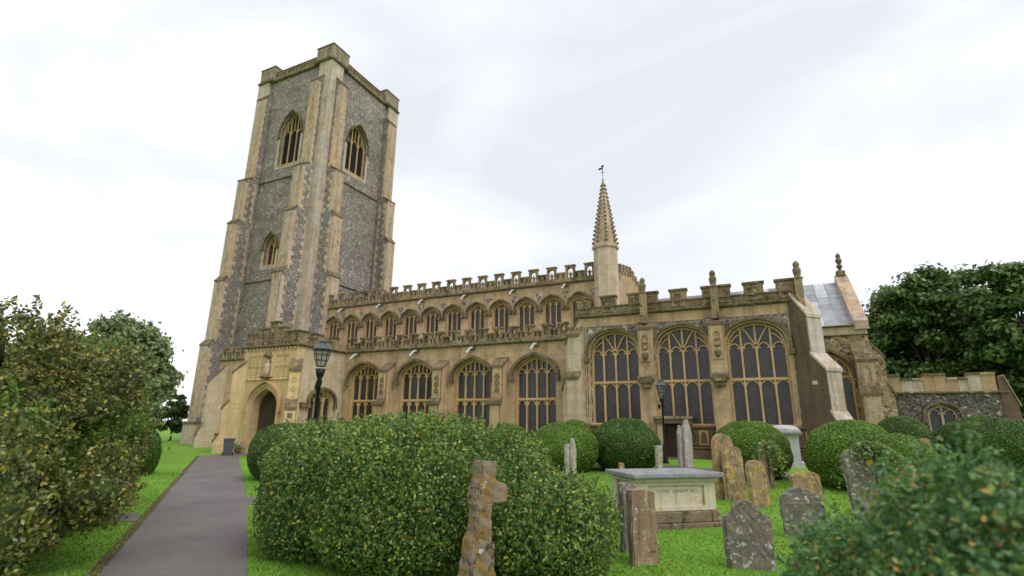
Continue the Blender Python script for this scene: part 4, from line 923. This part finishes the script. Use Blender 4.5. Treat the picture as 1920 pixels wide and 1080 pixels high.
# ================================================================== graves
def erode(me, amp, seed, fr=9):
    r = np.random.default_rng(seed); f = r.normal(size=(8, 3))*fr; ph = r.uniform(0, 6.28, 8)
    for v in me.vertices:
        p = np.array(v.co); v.co += Vector(np.array([np.sin(p@f[(k*3) % 8]+ph[k])+np.sin(p@f[(k*3+1) % 8]*2+ph[k+3]) for k in range(3)])*amp)
def slab(name, prof, thick, mat, base, yaw, lean=0, roll=0, label='', cat='headstone', group='weathered headstones', seed=1):
    me_ = MB(); F = frame(0, 0, (1, 0, 0), (0, -1, 0)); me_.plate(F, prof, [], -thick/2, thick/2)
    me = me_.mesh(name); bm = bmesh.new(); bm.from_mesh(me)
    bmesh.ops.dissolve_limit(bm, angle_limit=.01, verts=bm.verts, edges=bm.edges)
    bmesh.ops.bevel(bm, geom=[e for e in bm.edges if e.calc_face_angle(0) > .6], offset=.018, segments=2, affect='EDGES')
    bmesh.ops.triangulate(bm, faces=[f for f in bm.faces if len(f.verts) > 4])
    for _ in range(3): bmesh.ops.subdivide_edges(bm, edges=[e for e in bm.edges if e.calc_length() > .07], cuts=1, use_grid_fill=True)
    bm.to_mesh(me); bm.free(); erode(me, .0065, seed); erode(me, .004, seed+50, 26)
    o = link(name, me, mat); o.location = base-Vector((0, 0, .06)); o.rotation_euler = (lean, roll, yaw)
    return tag(o, label, cat, group)
def roundtop(w, h, rise, n=8): return [(-w/2, 0), (w/2, 0), (w/2, h-rise)]+[(w/2*math.cos(math.pi*k/n), h-rise+rise*math.sin(math.pi*k/n)) for k in range(1, n)]+[(-w/2, h-rise)]
def shoulder(w, h, sh, rise): return [(-w/2, 0), (w/2, 0), (w/2, h-rise-sh*.4), (w/2-.04, h-rise), (w*.33, h-rise)]+[(w*.33*math.cos(math.pi*k/6), h-rise+rise*math.sin(math.pi*k/6)) for k in range(1, 6)]+[(-w*.33, h-rise), (-w/2+.04, h-rise), (-w/2, h-rise-sh*.4)]
def sz(px, py, b):     # height of a pixel above base point b, at b's distance
    return topz(px, py, math.hypot(b.x, b.y))-b.z+.06
def wdt(n, b): d = Vector((b.x, b.y, 0)); return n/FPX*(d.dot(Vector((_f.x, _f.y, 0))))
def stone_at(base_px, top_px, wpx, kind, thick, mat, yaw, label, roll=0, lean=0, rise=.3, seed=1):
    b = ghit(*base_px); h = sz(*top_px, b); w = wdt(wpx, b)/max(.3, math.cos(yaw-math.atan2(-b.x, b.y)))
    prof = roundtop(w, h, min(w*.5, h*.4)*rise*2) if kind == 'round' else shoulder(w, h, .1, w*.3) if kind == 'shoulder' else [(-w/2, 0), (w/2, 0), (w/2, h*.72), (w*.3, h*.86), (w*.12, h), (-w*.2, h), (-w/2, h*.8)] if kind == 'point' else [(-w/2, 0), (w/2, 0), (w/2, h*.97), (w*.1, h), (-w/2, h*.985)]
    return slab('headstone', prof, thick, mat, b, yaw, lean, roll, label, seed=seed)
stone_at((1362, 934), (1352, 813), 34, 'round', .17, 'grave_tan', R(35), 'taller golden round-topped headstone of the leaning pair by the chest tomb', roll=R(0), rise=.5, seed=2)
stone_at((1380, 938), (1376, 836), 32, 'round', .17, 'grave_tan', R(35), 'shorter golden headstone overlapping the taller one by the chest tomb', roll=R(0), rise=.45, seed=3)
stone_at((1428, 951), (1412, 863), 30, 'round', .18, 'grave_tan', R(30), 'narrow leaning golden headstone standing alone right of the golden pair', roll=R(-4), rise=.28, seed=4)
stone_at((1408, 1066), (1398, 938), 74, 'shoulder', .17, 'grave_grey', R(16), 'lichen-spotted grey headstone in the right foreground grass', roll=R(-1), lean=R(4), seed=5)
stone_at((1515, 1010), (1505, 913), 70, 'round', .15, 'grave_grey', R(8), 'grey round-topped lichened headstone half behind the corner bush', roll=R(-4), rise=.45, seed=6)
stone_at((1518, 938), (1512, 884), 47, 'round', .2, 'grave_tan', R(14), 'low orange-brown headstone directly behind the grey lichened one', roll=R(-5), rise=.2, seed=7)
stone_at((1207, 1058), (1200, 917), 44, 'flat', .14, 'grave_red', R(50), 'reddish brown upright slab in front of the chest tomb', roll=R(0), seed=8)
stone_at((1181, 1033), (1172, 904), 26, 'flat', .12, 'grave_grey', R(62), 'thin grey slab just left of the reddish slab', roll=R(0), seed=9)
stone_at((1066, 906), (1064, 832), 9, 'flat', .12, 'grave_white', R(72), 'left pale narrow stone before the bright yew dome', seed=10)
stone_at((1074, 906), (1073, 822), 9, 'point', .12, 'grave_white', R(72), 'right pale pointed stone before the bright yew dome', roll=R(2), seed=11)
stone_at((1237, 888), (1235, 834), 9, 'flat', .12, 'grave_white', R(60), 'small pale stone at the edge of the yew dome by the priest doorway', seed=12)
stone_at((1278, 876), (1274, 798), 8, 'point', .13, 'grave_white', R(55), 'slim pale pointed stone standing before the priest doorway', roll=R(1), seed=13)
stone_at((1291, 876), (1286, 787), 15, 'point', .15, 'grave_white', R(45), 'broader pale pointed stone next to the slim one by the priest doorway', roll=R(1), seed=14)
stone_at((1170, 905), (1168, 867), 10, 'flat', .1, 'grave_tan', R(20), 'tiny tan stone top peeping over the chest tomb lid', roll=R(-6), seed=15)
stone_at((1712, 960), (1706, 878), 42, 'round', .2, 'grave_tan', R(10), 'low brown headstone top just above the corner bush', rise=.2, seed=16)
stone_at((1748, 905), (1740, 822), 14, 'flat', .14, 'grave_tan', R(20), 'small brown stone between the largest dome and the dark hedge', seed=17)
s18 = stone_at((1645, 985), (1632, 842), 62, 'round', .18, 'grave_grey', R(10), 'tall grey headstone capped with hanging ivy on the right', roll=R(-5), rise=.3, seed=18)
s19 = stone_at((1443, 914), (1432, 838), 17, 'flat', .16, 'grave_red', R(30), 'slim ivy-grown stone beside the narrow leaning headstone', roll=R(-3), seed=19)
def ivy(base, w, h0, h1, n, label, side=0, roll=0):
    P = []; 
    for i in range(n):
        t = random.random(); a = random.gauss(0, .36)*w; z = h1+.02-abs(random.gauss(0, .3))*(h1-h0)-.5*(a/w)**2*(h1-h0)
        P.append((a+side*w*.5*(1-(z-h0)/(h1-h0))+math.tan(roll)*z, random.gauss(0, .13), z))
    P = np.array(P); az = math.atan2(-base.x, base.y); cs, sn = math.cos(az), math.sin(az)
    Q = np.stack([P[:, 0]*cs-P[:, 1]*sn+base.x, P[:, 0]*sn+P[:, 1]*cs+base.y, P[:, 2]+base.z], 1)
    root = thing('ivy', base, label, 'ivy'); leaves('foliage', Q, rng.normal(size=Q.shape)+np.array([0, -.5, .5]), .05, 'ivy_leaf', root, tilt=1.)
    st = MB()
    for k in range(3): a = random.uniform(-.15, .15)*w; st.tube([(base.x+a*cs, base.y+a*sn-.1, base.z), (base.x+a*cs*.8, base.y+a*sn-.11, base.z+h1*.5), (base.x+a*cs*.5, base.y+a*sn-.05, base.z+h1*.95)], .012, 4)
    st.build('stem', 'bark', root)
b = ghit(1652, 985); ivy(b, .72, .75, sz(1640, 836, b), 3200, 'mop of ivy hanging over the tall grey headstone', .35)
b = ghit(1446, 914); ivy(b, .55, .1, sz(1440, 830, b), 1100, 'ivy trailing down the slim stone by the narrow headstone', .5)
# leaning stone cross in the foreground (two of its arms broken short)
b = ghit(893, 1118); hc = sz(908, 864, b); k = hc/1.62
cr = MB(); prof = [(-.26, 0), (.24, 0), (.20, .30), (.16, .36), (.155, .60), (.145, .66), (.085, .70), (.075, 1.12), (.30, 1.12), (.30, 1.36), (.125, 1.38), (.12, 1.62), (-.12, 1.62), (-.125, 1.42), (-.16, 1.36), (-.17, 1.10), (-.125, 1.02), (-.14, .78), (-.20, .62), (-.22, .30)]
o = slab('stone_cross', [(a*k, c*k) for a, c in prof], .24*k, 'grave_cross', b, R(62), 0, R(3), 'leaning lichen-covered stone cross with a broken arm, in front of the huge box bush', 'cross', None, 30)
# chest tomb
A_, B_ = ghit(1226, 993), ghit(1370, 985); ang = math.atan2(B_.y-A_.y, B_.x-A_.x); T0 = (ghit(1215, 994)+ghit(1368, 984))/2
tl = 1.95; td = 1.05; tu_ = Vector((math.cos(ang), math.sin(ang), 0)); tv = Vector((-tu_.y, tu_.x, 0))
tomb_h = topz(1260, 882, math.hypot(T0.x, T0.y)+.3)
TC = ghit(1275, 990)+tv*(td/2); TC = TC-tu_*.02
Ft = frame(TC.x-tv.x*td/2, TC.y-tv.y*td/2, tu_, -tv, TC.z)
tomb = thing('chest_tomb', TC, 'big pale chest tomb with grey slab lid and faint carved name', 'tomb')
MB().fbox(Ft, -tl/2-.10, tl/2+.10, -.05, .10, -td-.1, .12).build('footing', 'tomb_base', tomb, bev=.02)
x = -tl/2-.04; i = 0
rowz = (.10, .33)
for row in range(1):
    x = -tl/2-.05
    while x < tl/2+.04:
        w = random.uniform(.3, .75); e = min(x+w, tl/2+.05); MB().fbox(Ft, x+.006, e-.006, rowz[row], rowz[row+1]-.008, -.1, .05+random.uniform(-.03, .02)-row*.02).build('stone', random.choice(('tomb_base', 'tomb_base', 'tomb_base', 'grave_red')), tomb, bev=.025); x = e
MB().fbox(Ft, -tl/2-.03, tl/2+.03, .10, .33, -td-.03, -.1).build('core', 'tomb_base', tomb)
hb = tomb_h-TC.z
MB().fbox(Ft, -tl/2+.05, tl/2-.05, .325, hb-.2, -td+.05, -.05).build('body', 'tomb_panel', tomb)
MB().plate(Ft, [(-tl/2+.02, .33), (tl/2-.02, .33), (tl/2-.02, hb-.2), (-tl/2+.02, hb-.2)], [[(-tl/2+.3, .42), (tl/2-.3, .42), (tl/2-.3, hb-.27), (-tl/2+.3, hb-.27)]], -.06, .0).build('side_panel', 'tomb_panel', tomb, bev=.008)
Fte = frame(*(Ft(-tl/2, 0, 0))[:2], tv, -tu_, TC.z)
for a_ in (0, td-.22): MB().fbox(Fte, a_, a_+.22, .33, hb-.2, -.04, .01).build('corner_pilaster', 'tomb_panel', tomb)
MB().fbox(Ft, -tl/2-.02, tl/2+.02, hb-.2, hb-.11, -td-.0, .045).build('cornice', 'tomb_panel', tomb, bev=.015)
lid = MB().fbox(Ft, -tl/2-.13, tl/2+.13, hb-.11, hb-.015, -td-.12, .16).build('lid', 'tomb_lid', tomb, bev=.02); erode(lid.data, .003, 5)
tcv = bpy.data.curves.new('inscription', 'FONT'); tcv.body = 'IOHN  LANSW ALL'; tcv.size = .105; tcv.extrude = .001; tcv.align_x = 'CENTER'; tcv.space_character = 1.15
to = bpy.data.objects.new('inscription', tcv); col.objects.link(to); tcv.materials.append(MAT['letter'])
pt_ = Ft(.05, hb-.42, -.047); to.matrix_world = Matrix(((tu_.x, 0, -tv.x, pt_.x), (tu_.y, 0, -tv.y, pt_.y), (0, 1, 0, pt_.z), (0, 0, 0, 1)))
tm = to.matrix_world.copy(); bpy.context.view_layer.update(); ime = bpy.data.meshes.new_from_object(to.evaluated_get(bpy.context.evaluated_depsgraph_get())); bpy.data.objects.remove(to)
to = bpy.data.objects.new('inscription', ime); col.objects.link(to); to.matrix_world = tm
to.parent = tomb; to.matrix_parent_inverse = Matrix.Translation(-tomb.location)
# white pedestal tomb by the chapel
b = gdist(1467, 25.2); wt = thing('pedestal_tomb', b, 'white painted pedestal tomb with moulded cap against the chapel wall', 'tomb')
h = topz(1467, 797, 25.2)-b.z; w = .52
MB().box(b.x-w-.1, b.x+w+.1, b.y-w-.1, b.y+w+.1, b.z-.1, b.z+.2).build('base', 'tomb_white', wt, bev=.02)
MB().box(b.x-w, b.x+w, b.y-w, b.y+w, b.z+.2, b.z+h-.42).build('body', 'tomb_white', wt, bev=.015)
for k, (e, z0, z1) in enumerate(((.07, h-.42, h-.36), (.15, h-.36, h-.28), (.1, h-.28, h-.2))): MB().box(b.x-w-e, b.x+w+e, b.y-w-e, b.y+w+e, b.z+z0, b.z+z1).build('cornice', 'tomb_lid' if k == 1 else 'tomb_white', wt, bev=.012)
MB().lathe((b.x, b.y, b.z+h-.2), [(w*1.2, 0), (w*1.1, .08), (w*.8, .16), (w*.3, .2)], 16).build('cap', 'tomb_white', wt, smooth=True)

# ================================================================== lamps, bin, flowers
def lamp(px, dist, top, label, s=1.):
    b = gdist(px, dist); h = topz(px, top, dist)-b.z; root = thing('street_lamp', b, label, 'lamp', 'black churchyard lamps'); x, y, z = b
    lh = .95*s; lz = z+h-lh
    MB().lathe((x, y, z-.05), [(.13, 0), (.13, .12), (.1, .2), (.1, .75), (.065, .85), (.05, 1.0), (.045, h-lh-.25), (.075, h-lh-.2), (.05, h-lh-.12), (.09, h-lh-.02), (.12, h-lh+.12)], 10).build('post', 'iron', root, smooth=True)
    MB().tube([(x-.22*s, y+.1, lz-.32), (x+.22*s, y-.1, lz-.32)], .018, 6).lathe((x-.17*s, y+.08, lz-.42), [(.05, 0), (.06, .08), (.04, .18)], 8).build('ladder_bar', 'iron', root)
    r0, r1 = .13*s, .26*s; hb_ = .5*s
    gl = MB(); seg = 8
    gl.lathe((x, y, lz+.13), [(r0*.93, 0), (r1*.95, hb_)], seg).build('lantern_glass', 'lamp_glass', root)
    cg = MB()
    for k in range(seg):
        a = 2*math.pi*k/seg; cg.tube([(x+r0*math.cos(a), y+r0*math.sin(a), lz+.12), (x+r1*math.cos(a), y+r1*math.sin(a), lz+.13+hb_)], .011*s, 5)
    for t in (0, .36, .7, 1): 
        rr = r0+(r1-r0)*t; cg.tube([(x+rr*math.cos(2*math.pi*k/16), y+rr*math.sin(2*math.pi*k/16), lz+.13+hb_*t) for k in range(17)], .011*s, 5)
    cg.build('lantern_cage', 'iron', root)
    MB().lathe((x, y, lz+.13+hb_), [(r1*1.12, 0), (r1*1.12, .025), (r1*.62, .17*s), (r1*.5, .19*s), (r1*.5, .25*s), (r1*.56, .26*s), (r1*.4, .30*s), (.03, .34*s)], 16).build('lantern_roof', 'lamp_roof', root, smooth=False)
simple('lamp_roof', (.09, .095, .105), .4, 0, .3, 5)
lamp(590, 13.2, 638, 'black lantern lamp post rising behind the box bushes near the porch', .78)
lamp(1244, 24.6, 712, 'slim black lantern lamp post in front of the chapel windows', .9)
b = ghit(426, 854); bt = thing('wheelie_bin', b, 'grey wheeled rubbish bin at the end of the path by the porch', 'bin')
x, y, z = b; az = math.atan2(-x, y); Fb = frame(x, y, (math.cos(az), math.sin(az), 0), (math.sin(az), -math.cos(az), 0), z)
MB().hexa([Fb(-.24, .08, -.28), Fb(.24, .08, -.28), Fb(.24, .08, .22), Fb(-.24, .08, .22), Fb(-.31, .95, -.36), Fb(.31, .95, -.36), Fb(.31, .95, .3), Fb(-.31, .95, .3)]).build('body', 'bin', bt, bev=.03)
MB().hexa([Fb(-.34, .95, -.4), Fb(.34, .95, -.4), Fb(.34, .95, .34), Fb(-.34, .95, .34), Fb(-.32, 1.03, -.38), Fb(.32, 1.03, -.38), Fb(.3, 1.0, .32), Fb(-.3, 1.0, .32)]).build('lid', 'bin', bt, bev=.02)
MB().tube([Fb(-.27, .98, -.45), Fb(.27, .98, -.45)], .025, 8).build('handle', 'bin', bt)
for s in (-1, 1): MB().tube([Fb(s*.25, .1, -.3), Fb(s*.31, .1, -.3)], .1, 12).build('wheel', 'iron', bt)
b = ghit(444, 851); fl = thing('flower_tub', b, 'tub of white flowers beside the grey bin', 'flowers')
MB().lathe((b.x, b.y, b.z), [(.14, 0), (.2, .25), (.22, .27)], 12).build('tub', 'plinth', fl)
P = rng.normal(size=(260, 3))*np.array([.2, .16, .11])+np.array([b.x, b.y, b.z+.42]); leaves('foliage', P, rng.normal(size=P.shape), .07, 'ivy_leaf', fl)
P = rng.normal(size=(90, 3))*np.array([.2, .16, .1])+np.array([b.x, b.y, b.z+.5]); leaves('petals', P, rng.normal(size=P.shape)+np.array([0, 0, 1]), .075, 'petal', fl, elong=1.)
b = ghit(388, 832); me_ = MB().box(b.x-.35, b.x+.35, b.y-.2, b.y+.2, b.z-.02, b.z+.18); o = me_.build('drain_cover', 'plinth', None, bev=.03); tag(o, 'low dark stone block lying at the foot of the aisle wall', 'stone')

# ================================================================== grass blades near the camera
def blades():
    n = 220000; a = rng.uniform(R(-72), R(28), n); d = 4.2+(rng.uniform(0, 1, n)**1.3)*22; x = np.sin(a)*d; y = np.cos(a)*d
    def side(P, Q, x, y): return (Q.x-P.x)*(y-P.y)-(Q.y-P.y)*(x-P.x)
    onpath = np.zeros(n, bool)
    for i in range(4):
        poly = [PA[i], PA[i+1], PB[i+1], PB[i]]; s = [side(poly[k], poly[(k+1) % 4], x, y) for k in range(4)]
        onpath |= np.logical_and.reduce([q > -.02 for q in s]) | np.logical_and.reduce([q < .02 for q in s])
    k1 = [ghit(262, 963), ghit(120, 957), ghit(100, 971), ghit(254, 979)]; k2 = [ghit(455, 932), ghit(500, 931), ghit(500, 947), ghit(455, 946)]; k3 = [ghit(500, 931), ghit(640, 925), ghit(640, 942), ghit(500, 947)]
    for poly in (k1, k2, k3):
        s = [side(poly[k], poly[(k+1) % 4], x, y) for k in range(4)]; onpath |= np.logical_and.reduce([q > 0 for q in s]) | np.logical_and.reduce([q < 0 for q in s])
    ok = ~onpath & ~((y > 19.5) & (x > -14)); x = x[ok]; y = y[ok]; n = len(x)
    z = np.array([gh(p, q) for p, q in zip(x, y)]); h = rng.uniform(.02, .042, n); w = rng.uniform(.004, .008, n)*(1+np.hypot(x, y)/14); q = rng.uniform(0, 6.28, n)
    V = np.empty((n, 3, 3), np.float32); ct, st = np.cos(q), np.sin(q)
    V[:, 0] = np.stack([x-ct*w, y-st*w, z], 1); V[:, 1] = np.stack([x+ct*w, y+st*w, z], 1); V[:, 2] = np.stack([x+rng.normal(size=n)*.025, y+rng.normal(size=n)*.025, z+h], 1)
    me = bpy.data.meshes.new('grass'); me.vertices.add(n*3); me.vertices.foreach_set('co', V.reshape(-1)); me.loops.add(n*3); me.loops.foreach_set('vertex_index', np.arange(n*3, dtype=np.int32))
    me.polygons.add(n); me.polygons.foreach_set('loop_start', np.arange(0, n*3, 3, dtype=np.int32)); me.polygons.foreach_set('loop_total', np.full(n, 3, np.int32)); me.update()
    tag(link('grass', me, 'grass_blade'), 'short bright green lawn grass around the graves', 'grass', kind='stuff')
blades()
